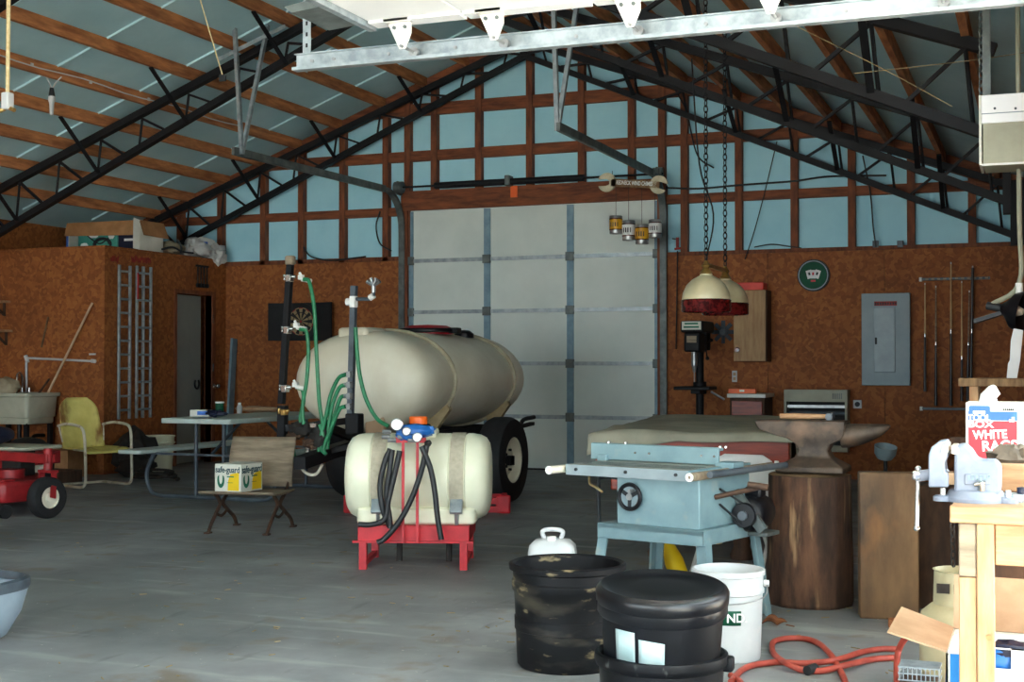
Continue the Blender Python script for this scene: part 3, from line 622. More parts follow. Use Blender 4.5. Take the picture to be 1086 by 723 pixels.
MB().tube([(-10.17+.09*cos(a)*(1+.03*a), 12.788, 2.61+.055*sin(a)*(1+.03*a)) for a in [i*.4 for i in range(42)]], .008, 6).tube(spline([(-10.4, 12.79, 2.73), (-10.3, 12.785, 2.66), (-10.2, 12.785, 2.62), (-10.08, 12.785, 2.68)], 5), .008, 6).build('cable_coil', 'ink', tb_)
MB().blob((-10.44, 12.795, 2.60), .055, .012, .035, .2, 2, 3).blob((-10.3, 12.795, 2.72), .07, .012, .03, .2, 2, 5).blob((-10.05, 12.795, 2.70), .04, .012, .03, .2, 2, 5).build('clear_wrap', 'paper', tb_)
nb = thing('navy_package', 'dark navy printed box beside the teal package in the carton on the office roof', 'package', (-9.78, 12.92, 2.532))
MB().bx(-9.955, -9.645, 12.8, 13.12, 2.533, 2.80).build('package_body', 'navy', nb, bevel=.004)
MB().bx(-9.87, -9.745, 12.796, 12.8, 2.64, 2.668).build('printed_name', 'paper', nb); MB().bx(-9.715, -9.655, 12.796, 12.8, 2.575, 2.67).build('white_label', 'paper', nb)
MB().bx(-9.70, -9.668, 12.794, 12.796, 2.59, 2.625).build('label_block', 'ink', nb)
bg_ = thing('white_sack', 'white plastic sack slumped over the far edge of the office roof', 'sack', (-9.66, 14.05, 2.52))
MB().blob((-9.68, 14.02, 2.65), .16, .22, .12, .3, 2.4, 15, 28).blob((-9.58, 14.22, 2.58), .12, .14, .13, .3, 2.6, 18, 24).blob((-9.72, 13.80, 2.60), .11, .1, .07, .3, 2.6, 21, 24).build('sack_body', 'sack', bg_)
MB().bx(-9.6, -9.545, 13.98, 14.0, 2.6, 2.72).build('blue_tie', 'ink_blue', bg_)
bh = thing('beige_sack', 'beige folded sack with black straps beside the white sack on the office roof', 'sack', (-9.72, 13.4, 2.52))
MB().blob((-9.73, 13.48, 2.60), .14, .21, .085, .25, 2.4, 31, 28).build('sack_body', 'beige_sack', bh)
MB().tube(spline([(-9.58, 13.12, 2.56), (-9.565, 13.3, 2.6), (-9.56, 13.5, 2.56), (-9.55, 13.7, 2.56)], 5), .012, 6).tube(spline([(-9.6, 13.45, 2.7), (-9.56, 13.47, 2.62), (-9.56, 13.46, 2.54)], 5), .012, 6).build('strap', 'ink', bh)
# dartboard in its cabinet
db = thing('dartboard_cabinet', 'open black dartboard cabinet on the back wall behind the sprayer mast', 'dartboard', (-8.43, WALL, 1.5))
MB().bx(-8.66, -8.2, WALL-.06, WALL-.005, 1.5, 1.965).build('cabinet_back', 'dart', db)
for s, x in ((-1, -8.66), (1, -8.2)):
    MB().quad([(x, WALL-.06, 1.5), (x+s*.22, WALL-.12, 1.5), (x+s*.22, WALL-.12, 1.965), (x, WALL-.06, 1.965)], .02).build('cabinet_door', 'dart', db)
dc = Vector((-8.43, WALL-.062, 1.735))
MB().cyl(dc, dc+Vector((0, -.03, 0)), .225, 40).build('board', 'dart', db)
def wedge(r0, r1, a0, a1, off):
    n = 4; A = [a0+(a1-a0)*i/(n-1) for i in range(n)]
    return [(r1*cos(a), r1*sin(a)) for a in A]+[(r0*cos(a), r0*sin(a)) for a in reversed(A)]
m1 = MB(); m2 = MB(); m3 = MB()
for k in range(20):
    a0 = 2*pi*(k-.5)/20; a1 = a0+2*pi/20
    q = (0, -.0315, 0)
    (m1 if k % 2 else m2).prism(wedge(.02, .105, a0, a1, 0), dc+Vector((0, -.03, 0)), (1, 0, 0), (0, 0, 1), (0, -.002, 0)); (m1 if k % 2 else m2).prism(wedge(.115, .16, a0, a1, 0), dc+Vector((0, -.03, 0)), (1, 0, 0), (0, 0, 1), (0, -.002, 0))
    (m3 if k % 2 else m1).prism(wedge(.16, .172, a0, a1, 0), dc+Vector((0, -.03, 0)), (1, 0, 0), (0, 0, 1), (0, -.002, 0))
m1.build('light_segments', 'dart_tan', db); m3.build('ring_segments', 'ink_red_paint', db); MB().cyl(dc+Vector((0, -.03, 0)), dc+Vector((0, -.034, 0)), .016, 16).build('bullseye', 'ink_red_paint', db)
# old school seat with the box on it
ss = thing('school_seat', 'old wooden school seat with curved cast iron legs beneath the boxed product', 'chair', (-5.38, 8.42, 0), RAD(9))
def sseat(u, v): x = -.285+.57*u; y = -.24+.42*v; return (x, y, .292-.012*sin(pi*v)+(.01 if v < .1 else 0))
vs, fs = grid(9, 9, sseat); MB().add(vs, fs, True).build('seat', 'grey_wood', ss, world=False, solid=.014)
def sback(u, v):
    x = -.255+.51*u; z = .31+.36*v; cut = .02*(v > .93)*(u in (0, 1)); return (x*(1-cut), .2+.09*v-.02*sin(pi*v), z)
vs, fs = grid(9, 9, sback); MB().add(vs, fs, True).build('backrest', 'grey_wood', ss, world=False, solid=.014, label='tall weathered plywood backrest')
for s in (-1, 1):
    x = s*.225
    leg = MB().tube(spline([(x, -.2, .0), (x, -.15, .06), (x, -.07, .13), (x, .0, .2), (x, -.08, .275)], 5), [.014]*21, 6).tube(spline([(x, .3, 0), (x, .25, .07), (x, .13, .14), (x, .05, .2), (x, .15, .275)], 5), .014, 6)
    leg.tube(spline([(x, -.07, .13), (x, .03, .105), (x, .13, .14)], 5), .011, 6).tube(spline([(x, .13, .28), (x, .2, .33), (x, .26, .5)], 5), .013, 6)
    leg.box((x, -.2, .006), .04, .06, .012).box((x, .3, .006), .04, .06, .012)
    leg.build('leg', 'rust', ss, world=False)
bx = thing('product_box', 'white, green and yellow printed product box sitting on the old school seat', 'box', (-5.41, 8.335, .302), RAD(-2))
w_, d_, h_ = .225, .27, .20
MB().bx(-w_/2, w_/2, -d_/2, d_/2, 0, h_).build('carton', 'carton_white', bx, world=False, bevel=.003)
for face in (0, 1):
    if face == 0: o, ex, L = Vector((0, -d_/2-.001, 0)), Vector((1, 0, 0)), w_
    else: o, ex, L = Vector((w_/2+.001, 0, 0)), Vector((0, 1, 0)), d_
    ey = Vector((0, 0, 1)); n = ex.cross(ey)
    poly = [(L*.10, .012), (L*.44, .012), (L*.44, h_*.66), (L*.2, h_*.62), (L*.04, h_*.42)] if 0 else [(L*.0, .012), (L*.43, .012), (L*.43, h_*.72), (L*.1, h_*.64), (L*.02, h_*.4)]
    MB().prism(poly, o, ex, ey, n*.0012).build('yellow_panel', 'ink_yellow', bx, world=False)
    arc = [(L*(-.26+.135*cos(a)), h_*(.42+.28*sin(a))) for a in [pi*(.85+1.3*i/16) for i in range(17)]]
    inn = [(L*(-.26+.07*cos(a)), h_*(.5+.22*sin(a))) for a in [pi*(.85+1.3*i/16) for i in range(17)]]
    MB().prism(arc+inn[::-1], o, ex, ey, n*.0014).build('green_emblem', 'ink_green', bx, world=False)
    MB().prism([(-L*.02, h_*.53), (L*.24, h_*.53), (L*.24, h_*.57), (-L*.02, h_*.57)], o+n*.001, ex, ey, n*.001).prism([(-L*.02, h_*.33), (L*.2, h_*.33), (L*.2, h_*.345), (-L*.02, h_*.345)], o+n*.001, ex, ey, n*.001).build('small_print', 'ink_green', bx, world=False)
    text('lettering', 'safe-guard', .062*(L/.225), 'ink_teal', bx, o+ey*h_*.79+n*.001, ex, ey, .0008, bold=.001, world=False, sx=.82)
# the mower at the edge
mw = thing('riding_mower', 'red mower deck and caster wheel poking in by the lawn chair', 'mower', (-7.75, 8.7, 0))
wc = Vector((-7.30, 8.52, .165))
ax = Vector((cos(RAD(-12)), sin(RAD(-12)), 0))
wh = MB().lathe([(.085, -.05), (.12, -.055), (.15, -.05), (.163, -.03), (.165, 0), (.163, .03), (.15, .05), (.12, .055), (.085, .05), (.085, -.05)], wc, 36, ax).build('caster_tire', 'rubber', mw)
MB().lathe([(0, -.035), (.03, -.04), (.035, -.025), (.08, -.025), (.088, -.05), (.09, 0), (.088, .05), (.08, .025), (.035, .025), (.03, .04), (0, .04)], wc, 28, ax).build('rim', 'poly_tank', wh)
for s in (-1, 1): MB().beam(wc+ax*s*.075, wc+ax*s*.075+Vector((-.05, .07, .20)), .05, .012, ax).build('caster_fork', 'mower_red', mw)
MB().beam(wc-ax*.085+Vector((-.05, .07, .20)), wc+ax*.085+Vector((-.05, .07, .20)), .07, .02).cyl(wc+Vector((-.05, .07, .20)), wc+Vector((-.05, .07, .38)), .035, 14).build('caster_post', 'mower_red', mw)
MB().beam(wc+Vector((-.02, .07, .30)), wc+Vector((-1.3, .35, .30)), .09, .075).build('front_beam', 'mower_red', mw, bevel=.008)
MB().prism([(-7.62, 8.8), (-7.72, 8.5), (-8.7, 8.45), (-8.8, 9.5), (-8.1, 9.4)], (0, 0, .1), (1, 0, 0), (0, 1, 0), (0, 0, .17)).build('mower_deck', 'mower_red', mw, bevel=.03)
MB().beam((-7.74, 8.6, .27), (-8.1, 8.6, .27), .12, .03).cyl((-8.0, 8.9, .27), (-8.0, 8.9, .34), .11, 20).build('deck_cover', 'mower_red', mw)
gw = Vector((-7.6, 8.38, .055)); MB().cyl(gw-ax*.03, gw+ax*.03, .055, 18).build('gauge_wheel', 'rubber', mw)
MB().prism(rrect(-8.7, -7.86, 8.9, 9.4, .06), (0, 0, .49), (1, 0, 0), (0, 1, 0), (.0, 0, .03)).build('foot_plate', 'sink', mw, bevel=.01)
MB().blob((-8.5, 9.2, .60), .2, .2, .09, .08, 1.5, 2).build('seat_cushion', 'navy', mw)
MB().beam((-8.1, 9.1, .26), (-8.1, 9.1, .5), .2, .2, (0, 1, 0)).build('engine_block', 'grime', mw, bevel=.02)
for y in (9.6,):
    c_ = Vector((-8.75, 9.95, .27)); t_ = MB().lathe([(.14, -.1), (.22, -.11), (.26, -.09), (.27, 0), (.26, .09), (.22, .11), (.14, .1), (.14, -.1)], c_, 36, (1, 0, 0)).build('drive_tire', 'rubber', mw)
    MB().lathe([(0, -.05), (.1, -.05), (.145, -.1), (.145, .1), (.1, .05), (0, .05)], c_, 24, (1, 0, 0)).build('rim', 'poly_tank', t_)
MB().bx(-8.9, -8.45, 9.3, 10.05, .3, .42).build('rear_frame', 'mower_red', mw, bevel=.01)
# grey tub cut by the edge of the view
gt = thing('grey_tub', 'pale grey rounded tub with a dark rim alone on the floor near the doorway', 'tub', (-4.46, 4.62, 0))
MB().loft([rring(.17, .17, 0, 36, p=2.6), rring(.2, .2, .02, 36, p=2.6), rring(.255, .255, .12, 36, p=2.6), rring(.285, .285, .235, 36, p=2.6), rring(.272, .272, .235, 36, p=2.6), rring(.24, .24, .12, 36, p=2.6), rring(.16, .16, .03, 36, p=2.6)]).build('tub_body', 'grey_tub', gt, world=False, sharp=60)
MB().loft([rring(.287, .287, .225, 36, p=2.6), rring(.292, .292, .24, 36, p=2.6), rring(.29, .29, .268, 36, p=2.6), rring(.27, .27, .275, 36, p=2.6), rring(.262, .262, .24, 36, p=2.6)], caps=False).build('dark_rim', 'leg_grey', gt, world=False, sharp=60)
# hanging cords
rp = thing('hanging_outlet', 'pale yellow cord with a white outlet block hanging from the roof', 'outlet', at(8, 110, 6.3))
a_ = at(8, 100, 6.3); MB().tube([(a_.x+.02, a_.y, roofz(a_.x)-.15), (a_.x+.005, a_.y, 3.6), a_], .012, 8).build('cord', 'rope', rp)
MB().box(a_+Vector((0, 0, -.04)), .055, .055, .10).build('outlet_block', 'white_plastic', rp, bevel=.008)
for s in (-1, 1): MB().cyl(a_+Vector((s*.02, 0, -.085)), a_+Vector((s*.06, -.01, -.10)), .013, 10).build('plug', 'brass', rp)
ls = thing('lamp_socket', 'bare white bulb in a socket hanging from wires under a left roof purlin', 'light', onx(55, 95, -8.45))
p = onx(55, 84, -8.45); MB().tube(spline([p+Vector((-.05, -.02, .03)), p+Vector((-.03, 0, -.03)), p+Vector((0, 0, -.09))], 5), .006, 6).tube(spline([p+Vector((.06, .06, .03)), p+Vector((.03, .03, -.02)), p+Vector((0, 0, -.09))], 5), .006, 6).build('wire', 'white_plastic', ls)
MB().lathe([(.0, .0), (.018, 0), (.024, -.04), (.03, -.075), (.026, -.085)], p+Vector((0, 0, -.08)), 16).build('socket', 'ink', ls)
MB().lathe([(.015, -.08), (.03, -.1), (.034, -.13), (.022, -.165), (.017, -.27), (0, -.275)], p+Vector((0, 0, -.06)), 16).build('bulb', 'white_plastic', ls)
cw = thing('surface_cable', 'white cable stapled along a left roof purlin to the bare bulb', 'cable', onx(100, 96, -8.45))
zc = roofz(-8.45)-.07; MB().tube([(-8.42, 8.5+i*.3, zc+.012*sin(i*1.3)) for i in range(16)], .007, 6).build('cable', 'white_plastic', cw)
st = MB()
for y in (9.6, 10.4, 11.3, 12.2): st.box((-8.418, y, zc), .012, .03, .03)
st.build('staple', 'white_plastic', cw)
ps = thing('pull_cord', 'thin pull cord with a black handle hanging from the roof on the left', 'cord', at(236, 84, 8.6))
a_ = at(213, 2, 8.6); b_ = at(236, 80, 8.6); MB().tube([(a_.x-.12, a_.y, roofz(a_.x-.12)-.1), a_, b_], .005, 6).build('string', 'rope', ps); MB().box(b_+Vector((.0, 0, -.02)), .06, .02, .05).build('handle', 'ink', ps, bevel=.006)
# ================================================================== CENTRE: sprayers
sp = thing('tank_sprayer', 'large cream tank trailer sprayer with folded boom masts and green hoses', 'sprayer', (-5.12, 10.8, 0))
TC = Vector((-5.12, 0, 1.075)); TRX, TRZ = .62, .42
def tring(y, k, kz=None, n=40): kz = kz or k; return [Vector((TC.x+TRX*k*cos(2*pi*i/n), y, TC.z+TRZ*kz*sin(2*pi*i/n))) for i in range(n)]
MB().loft([tring(9.50, .10), tring(9.51, .45), tring(9.54, .74), tring(9.59, .89), tring(9.66, .965), tring(9.78, .995), tring(10.06, 1.0), tring(10.10, .985), tring(10.2, .985), tring(10.24, 1.0), tring(11.4, 1.0), tring(11.44, .985), tring(11.54, .985), tring(11.58, 1.0), tring(11.75, .99), tring(11.86, .93), tring(11.93, .8), tring(11.97, .4)]).build('tank', 'poly_tank', sp, sharp=50)
for y in (10.15, 11.49):
    MB().tube([(TC.x+(TRX+.006)*cos(a), y, TC.z+(TRZ+.006)*sin(a)) for a in [2*pi*i/40 for i in range(40)]], .018, 8, True).build('hoop', 'band', sp)
b0 = at(370, 352, 9.72); MB().box((-5.17, 9.78, TC.z+TRZ-.035), .27, .36, .11).build('moulded_block', 'poly_tank', sp, bevel=.03)
MB().box((-4.94, 9.58, .735), .17, .05, .17).build('moulded_pocket', 'kraft', sp, bevel=.012)
li = MB().lathe([(.23, 0), (.23, .05), (.17, .075), (.0, .085)], (-5.1, 10.9, TC.z+TRZ-.01), 32).build('fill_lid', 'red', sp)
MB().tube([(-5.1+.25*cos(a), 10.9+.25*sin(a), TC.z+TRZ+.02) for a in [2*pi*i/24 for i in range(24)]], .022, 8, True).build('lid_ring', 'black_plastic', li)
MB().box((-4.84, 10.9, TC.z+TRZ+.02), .10, .1, .05).build('lid_latch', 'black_plastic', li, bevel=.01)
MB().lathe([(.09, 0), (.09, .04), (.05, .07), (0, .075)], (-4.92, 11.3, TC.z+TRZ-.04), 20).build('vent_cap', 'black_plastic', sp)
for x in (-5.5, -4.74):
    MB().beam((x, 9.6, .60), (x, 12.0, .60), .07, .11).build('frame_rail', 'black_steel', sp)
for y in (9.75, 10.5, 11.2, 11.85): MB().beam((-5.5, y, .60), (-4.74, y, .60), .07, .08).build('cross_member', 'black_steel', sp)
for y in (10.15, 11.49):
    for s in (-1, 1): MB().prism([(0, 0), (.0, .12), (.2, .26), (.22, .22), (.06, .0)], (TC.x+s*.36, y-.03, .62), (s, 0, 0), (0, 0, 1), (0, .06, 0)).build('saddle', 'tan_steel', sp)
MB().beam((-5.95, 10.95, .37), (-4.3, 10.95, .37), .08, .08).build('axle', 'black_steel', sp)
for s in (-1, 1): MB().beam((TC.x+s*.5, 10.95, .37), (TC.x+s*.4, 10.95, .6), .08, .06, (0, 1, 0)).build('axle_bracket', 'black_steel', sp)
for x in (-5.86, -4.40):
    o = 1 if x > -5 else -1
    t_ = MB().lathe([(.2, -.11), (.29, -.125), (.355, -.11), (.375, -.07), (.378, 0), (.375, .07), (.355, .11), (.29, .125), (.2, .11), (.2, -.11)], (x, 10.95, .376), 44, (1, 0, 0)).build('tire', 'rubber', sp)
    MB().lathe([(0, .02*o), (.05, .025*o), (.055, .05*o), (.13, .05*o), (.16, .03*o), (.185, .1*o), (.205, .11*o), (.205, -.11*o), (.1, -.02*o), (0, -.02*o)], (x, 10.95, .376), 32, (1, 0, 0)).build('rim', 'poly_tank', t_)
    lg = MB()
    for i in range(5): lg.cyl((x+o*.05, 10.95+.09*cos(i*1.257), .376+.09*sin(i*1.257)), (x+o*.075, 10.95+.09*cos(i*1.257), .376+.09*sin(i*1.257)), .012, 6)
    lg.cyl((x+o*.02, 10.95, .376), (x+o*.1, 10.95, .376), .04, 12)
    lg.build('hub', 'grime', t_)
MB().beam((-5.12, 9.6, .58), (-5.0, 8.5, .50), .09, .09).build('drawbar', 'black_steel', sp)
MB().beam((-4.5, 10.9, .60), (-4.42, 11.75, .66), .05, .03).build('plumbing_arm', 'grime', sp)
MB().tube(spline([(-4.55, 11.4, .68), (-4.46, 11.5, .64), (-4.45, 11.6, .70), (-4.4, 11.75, .72)], 5), .02, 8).build('outlet_hose', 'black_hose', sp)
# boom rack
BY = 8.85
MA0, MA1 = at(298.5, 514, BY), at(308, 276, BY)
ma = MB().beam(at(298.5, 428, BY), MA1, .045, .045, (0, 1, 0)).build('boom_mast', 'black_steel', sp); MB().beam(MA0, at(300, 430, BY), .062, .06, (0, 1, 0)).build('mast_sleeve', 'black_steel', sp)
MB0, MB1 = at(371, 460, BY), at(375.5, 303, BY)
mb_ = MB().beam(MB0, MB1, .042, .042, (0, 1, 0)).build('boom_mast', 'leg_grey', sp)
MB().beam(at(303, 454, BY), at(370, 446, BY+.2), .045, .05).build('boom_rail', 'black_steel', sp)
MB().beam(at(303, 489, BY), at(372, 473, BY+.2), .04, .04).build('boom_rail', 'black_steel', sp)
MB().box(at(376, 449, BY), .11, .1, .15).build('hinge_block', 'black_steel', sp, bevel=.01)
MB().beam(at(384, 462, BY), at(396, 474, BY), .05, .05).build('hinge_arm', 'black_steel', sp)
MB().beam(at(340, 450, BY), (-5.05, 9.55, .60), .06, .06).build('rack_arm', 'black_steel', sp); MB().beam(at(340, 481, BY), (-5.05, 9.55, .52), .06, .06).build('rack_arm', 'black_steel', sp)
MB().tube(spline([at(318, 490, BY), at(321, 498, BY), at(328, 503, BY), at(336, 502, BY), at(342, 492, BY)], 5), .012, 8).build('hanging_loop', 'poly_tank', sp)
MB().blob(at(312, 462, BY-.05), .06, .05, .03, .3, 3, 2).blob(at(330, 470, BY-.05), .07, .05, .04, .3, 3, 3).build('valve_body', 'rust', sp)
MB().box(at(327, 479, BY-.06), .02, .03, .08).box(at(333, 451, BY-.06), .05, .03, .03).build('valve_lever', 'chrome', sp)
MB().blob(at(320, 455, BY-.02), .09, .07, .06, .3, 3, 7).blob(at(340, 464, BY-.02), .08, .07, .09, .3, 3, 9).build('pump', 'grime', sp)
for v, wd in ((295, 1), (350, 1), (412, 1), (437, .8)):
    u = 308-(v-276)*.04
    c_ = at(u, v, BY-.03); n_ = MB().box(c_, .04*wd, .06, .055*wd).cyl(c_+Vector((-.05*wd, 0, .01)), c_+Vector((.05*wd, 0, .01)), .014, 8).cyl(c_+Vector((-.045, 0, .03)), c_+Vector((-.045, 0, -.015)), .012, 8)
    n_.build('nozzle_clamp', 'chrome' if v < 430 else 'brass', sp, bevel=.004)
for u, v in ((320, 296), (315, 347), (314, 410)):
    c_ = at(u, v, BY-.03); MB().cyl(c_, c_+Vector((.08, 0, -.015)), .017, 8).box(c_+Vector((-.005, 0, .015)), .04, .03, .035).cyl(c_+Vector((0, 0, .02)), c_+Vector((-.02, 0, .05)), .01, 8).build('nozzle_tip', 'white_paint', sp)
HP = [[(322, 296), (328, 299), (333, 325), (335, 360), (337, 400), (339, 430), (343, 452)], [(318, 349), (325, 352), (327, 375), (325, 405), (321, 430), (322, 452)], [(316, 411), (321, 414), (322, 425), (319, 440), (318, 462)],
      [(367, 397), (359, 401), (351, 418), (346, 440), (341, 460), (338, 480)], [(367, 408), (360, 411), (353, 428), (349, 450), (347, 476)], [(367, 420), (361, 422), (355, 440), (350, 460), (342, 477)], [(366, 431), (360, 434), (352, 452), (345, 470), (343, 480)],
      [(377, 347), (379, 375), (382, 400), (389, 425), (400, 444), (412, 452)], [(312, 456), (311, 475), (313, 490)], [(339, 450), (343, 462), (340, 474), (346, 482)]]
for i, h in enumerate(HP):
    MB().tube(spline([at(u, v, BY-.06+.02*(i % 3)) for u, v in h], 5), .0155, 8).build('green_hose', 'green_hose', sp)
for v in (397, 408, 420, 431):
    c_ = at(369.5, v, BY-.04); MB().cyl(c_+Vector((-.035, 0, 0)), c_+Vector((.03, 0, 0)), .016, 8).box(c_+Vector((.01, 0, -.0)), .03, .05, .045).build('manifold_fitting', 'steel', sp)
c_ = at(375, 320, BY-.03); MB().box(c_, .045, .06, .085).cyl(c_+Vector((-.06, 0, .0)), c_+Vector((-.02, 0, 0)), .03, 10).build('mast_clamp', 'paper', sp, bevel=.006)
MB().tube([at(377, 317, BY-.03), at(392, 317, BY-.03), at(396, 313, BY-.03), at(396.5, 305, BY-.03)], .014, 8).build('nozzle_pipe', 'leg_grey', sp)
c_ = at(396, 303, BY-.03); m = MB()
for a in (-55, -20, 20, 55): m.frust(c_, c_+Vector((.065*sin(RAD(a)), 0, .06*cos(RAD(a)))), .012, .016, 8)
m.cyl(c_, c_+Vector((0, 0, -.05)), .018, 8); m.build('fan_nozzle', 'steel', sp); MB().cyl(at(392, 316, BY-.03), at(396.5, 313, BY-.03), .024, 10).build('pipe_elbow', 'paper', sp)
MB().box(MA1+Vector((.0, 0, .0)), .07, .06, .07).build('mast_cap', 'grey_wood', sp, bevel=.012)
# red steel on the floor between the sprayers
rf = thing('red_floor_frame', 'low red steel frame on the floor between the big tank and the small one', 'frame', (-4.55, 9.6, 0))
p0, p1 = Vector((-5.24, 9.75, 0)), Vector((-4.08, 10.2, 0)); up = Vector((0, 0, 1))
MB().beam(p0+up*.10, p1+up*.10, .06, .05).build('front_bar', 'red', rf); MB().beam(p0+up*.03, p1+up*.03, .06, .05).build('front_bar', 'red', rf)
bk = Vector((-.12, .3, 0)); MB().beam(p0+bk+up*.10, p1+bk+up*.10, .05, .05).build('rear_bar', 'red', rf)
for q in (p0, p1, (p0+p1)/2): MB().beam(q+up*.07, q+bk+up*.07, .05, .13).build('end_plate', 'red', rf, bevel=.01)
for q in (p0, p1): MB().box(q+up*.075+Vector((0, -.03, 0)), .13, .03, .15).build('end_boss', 'red', rf, bevel=.02)
# small skid sprayer
SA = RAD(19); sk2 = thing('skid_sprayer', 'small white tank sprayer strapped on a red steel stand', 'sprayer', (-3.55, 7.45, 0), SA)
W = False
L, RT = .43, .262; zc = .535
secs = []
for x, k in ((-.43, .40), (-.428, .62), (-.42, .78), (-.40, .90), (-.365, .97), (-.32, 1.0), (-.268, 1.0), (-.262, .972), (-.168, .972), (-.162, 1.0), (-.09, 1.0), (-.085, .985), (.125, .985), (.13, 1.0), (.202, 1.0), (.208, .972), (.302, .972), (.308, 1.0), (.34, 1.0), (.385, .97), (.42, .90), (.44, .78), (.448, .62), (.45, .40)):
    secs.append([Vector((x, RT*k*math.copysign(abs(cos(a))**.93, cos(a)), zc+RT*k*math.copysign(abs(sin(a))**.93, sin(a)))) for a in [2*pi*i/40 for i in range(40)]])
MB().loft(secs).build('tank', 'poly_small', sk2, world=W, sharp=50)
MB().prism(rrect(-.35, .37, -.22, .22, .05), (0, 0, .262), (1, 0, 0), (0, 1, 0), (0, 0, .1)).build('tank_foot', 'poly_small', sk2, world=W, bevel=.015)
MB().box((.02, -.0, zc+RT), .2, .22, .06).build('tank_saddle', 'poly_small', sk2, world=W, bevel=.02)
for x in (-.215, .255):
    MB().loft([[Vector((x+dx, (RT*1.0+dr)*cos(a), zc+(RT*1.0+dr)*sin(a))) for dx, dr in ((-.042, -.01), (-.042, .004), (.042, .004), (.042, -.01))] for a in [RAD(-42+i*(264)/36) for i in range(37)]], smooth=False).build('tank_strap', 'webbing', sk2, world=W)
    MB().box((x, -RT*.80-.035, zc-RT*.60), .075, .03, .10, Matrix.Rotation(RAD(-32), 3, 'X')).build('buckle', 'galv', sk2, world=W, bevel=.006)
    MB().cyl((x, -.225, .34), (x, -.215, .25), .013, 8).build('strap_bolt', 'steel', sk2, world=W)
MB().bx(-.33, .335, -.27, .27, .165, .262).build('tray', 'red', sk2, world=W, bevel=.004)
MB().bx(-.36, .36, -.285, -.24, .16, .172).build('tray_lip', 'red', sk2, world=W)
for x, y in ((-.30, -.25), (.30, -.25), (-.30, .25), (.30, .25)):
    MB().bx(x-.022, x+.022, y-.022, y+.022, 0, .165).build('leg', 'red', sk2, world=W)
for x in (-.3, .3): MB().beam((x, -.25, .03), (x, .25, .03), .03, .03).build('foot_rail', 'red', sk2, world=W)
for x in (-.1, .2): MB().cyl((x, -.1, .16), (x, -.12, .03), .018, 8).build('drain_pipe', 'grime', sk2, world=W)
for x in (-.055, .03): MB().beam((x, -.31, .165), (x, -.30, .775), .016, .016).build('valve_stand', 'red', sk2, world=W)
MB().bx(-.1, .08, -.315, -.285, .755, .785).build('valve_shelf', 'red', sk2, world=W)
vb = MB().blob((.02, -.30, .825), .115, .05, .04, .2, 3, 4).box((.075, -.29, .83), .1, .05, .045).blob((-.03, -.30, .80), .07, .04, .035, .2, 3, 7); vb.build('control_valve', 'blue', sk2, world=W)
MB().lathe([(.055, 0), (.055, .055), (.05, .06), (0, .06)], (.02, -.17, .845), 20).build('orange_cap', 'orange', sk2, world=W, label='orange screw cap'); MB().tube([(.02+.062*cos(a), -.17+.062*sin(a), .85) for a in [2*pi*i/16 for i in range(16)]], .012, 8, True).build('cap_ring', 'black_plastic', sk2, world=W)
for x, z_, r_ in ((-.085, .865, .033), (-.028, .825, .022), (.035, .79, .025)):
    g_ = MB().lathe([(0, .0), (r_, .0), (r_, .022), (r_-.004, .026), (0, .026)], (x, -.345, z_), 20, (0, -1, 0)).build('gauge', 'paper', sk2, world=W)
    MB().lathe([(r_, -.002), (r_+.004, 0), (r_+.004, .026), (r_, .028), (r_, -.002)], (x, -.345, z_), 20, (0, -1, 0)).cyl((x, -.345, z_), (x, -.31, z_-.01), .01, 8).build('bezel', 'chrome', g_, world=W)
fm = MB()
for x, z_ in ((-.15, .82), (-.155, .79), (-.06, .79), (.0, .77), (-.12, .77)): fm.cyl((x-.025, -.32, z_), (x+.025, -.32, z_), .013, 8)
fm.build('hose_fittings', 'steel', sk2, world=W)
FY = -.30
def lp(u, v, dy=0):   # a sighting brought onto the sprayer's front plane
    inv = root_matrix(sk2).inverted(); o_ = inv@Vector((0, 0, EYE)); d_ = (inv.to_3x3())@ray(u, v); return o_+d_*((FY+dy-o_.y)/d_.y)
for i, h in enumerate(([(414, 476), (408, 490), (403, 515), (406, 540), (411, 552), (413, 558)], [(416, 477), (413, 500), (410, 525), (413, 548), (414, 560)], [(424, 478), (418, 505), (412, 530), (408, 550), (395, 556), (380, 556)], [(453, 471), (448, 495), (438, 525), (424, 552), (408, 571), (400, 575)], [(447, 473), (456, 495), (461, 520), (464, 548), (468, 572)])):
    MB().tube(spline([lp(u, v, -.02-.012*i) for u, v in h], 6), .0165, 10).build('black_hose', 'black_hose', sk2, world=W)
MB().blob(lp(454, 470, -.05), .022, .03, .02, .1, 2, 1).build('hose_elbow', 'grime', sk2, world=W)
# ================================================================== the gable wall, right half
# pool lamp
def lamp_shade_parts(t, c):
    MB().lathe([(.165, .07), (.172, .085), (.165, .13), (.14, .185), (.10, .225), (.055, .25), (.045, .255), (.045, .265), (.0, .268)], c, 40).build('shade_dome', 'shade_cream', t)
    MB().lathe([(.163, .0), (.170, -.006), (.176, .004), (.175, .07), (.178, .076), (.170, .084), (.163, .078), (.166, .068), (.163, .0)], c, 40).build('shade_band', 'shade_red', t, label='dark red glass band')
    MB().lathe([(.03, .265), (.045, .275), (.03, .29), (.022, .31), (.034, .325), (.02, .34), (.012, .36), (0, .362)], c, 20).build('finial', 'brass', t)
    MB().lathe([(0, .06), (.02, .065), (.03, .1), (.02, .14), (.013, .2)], c, 16).build('bulb', 'poly_tank', t)
LC = at(749, 330, 9.35); LC2 = Vector((LC.x, LC.y+.62, LC.z))
pl_ = thing('pool_lamp', 'twin pool table lamp with cream domes and dark red glass bands on chains', 'lamp', LC)
for c_ in (LC, LC2): lamp_shade_parts(pl_, c_)
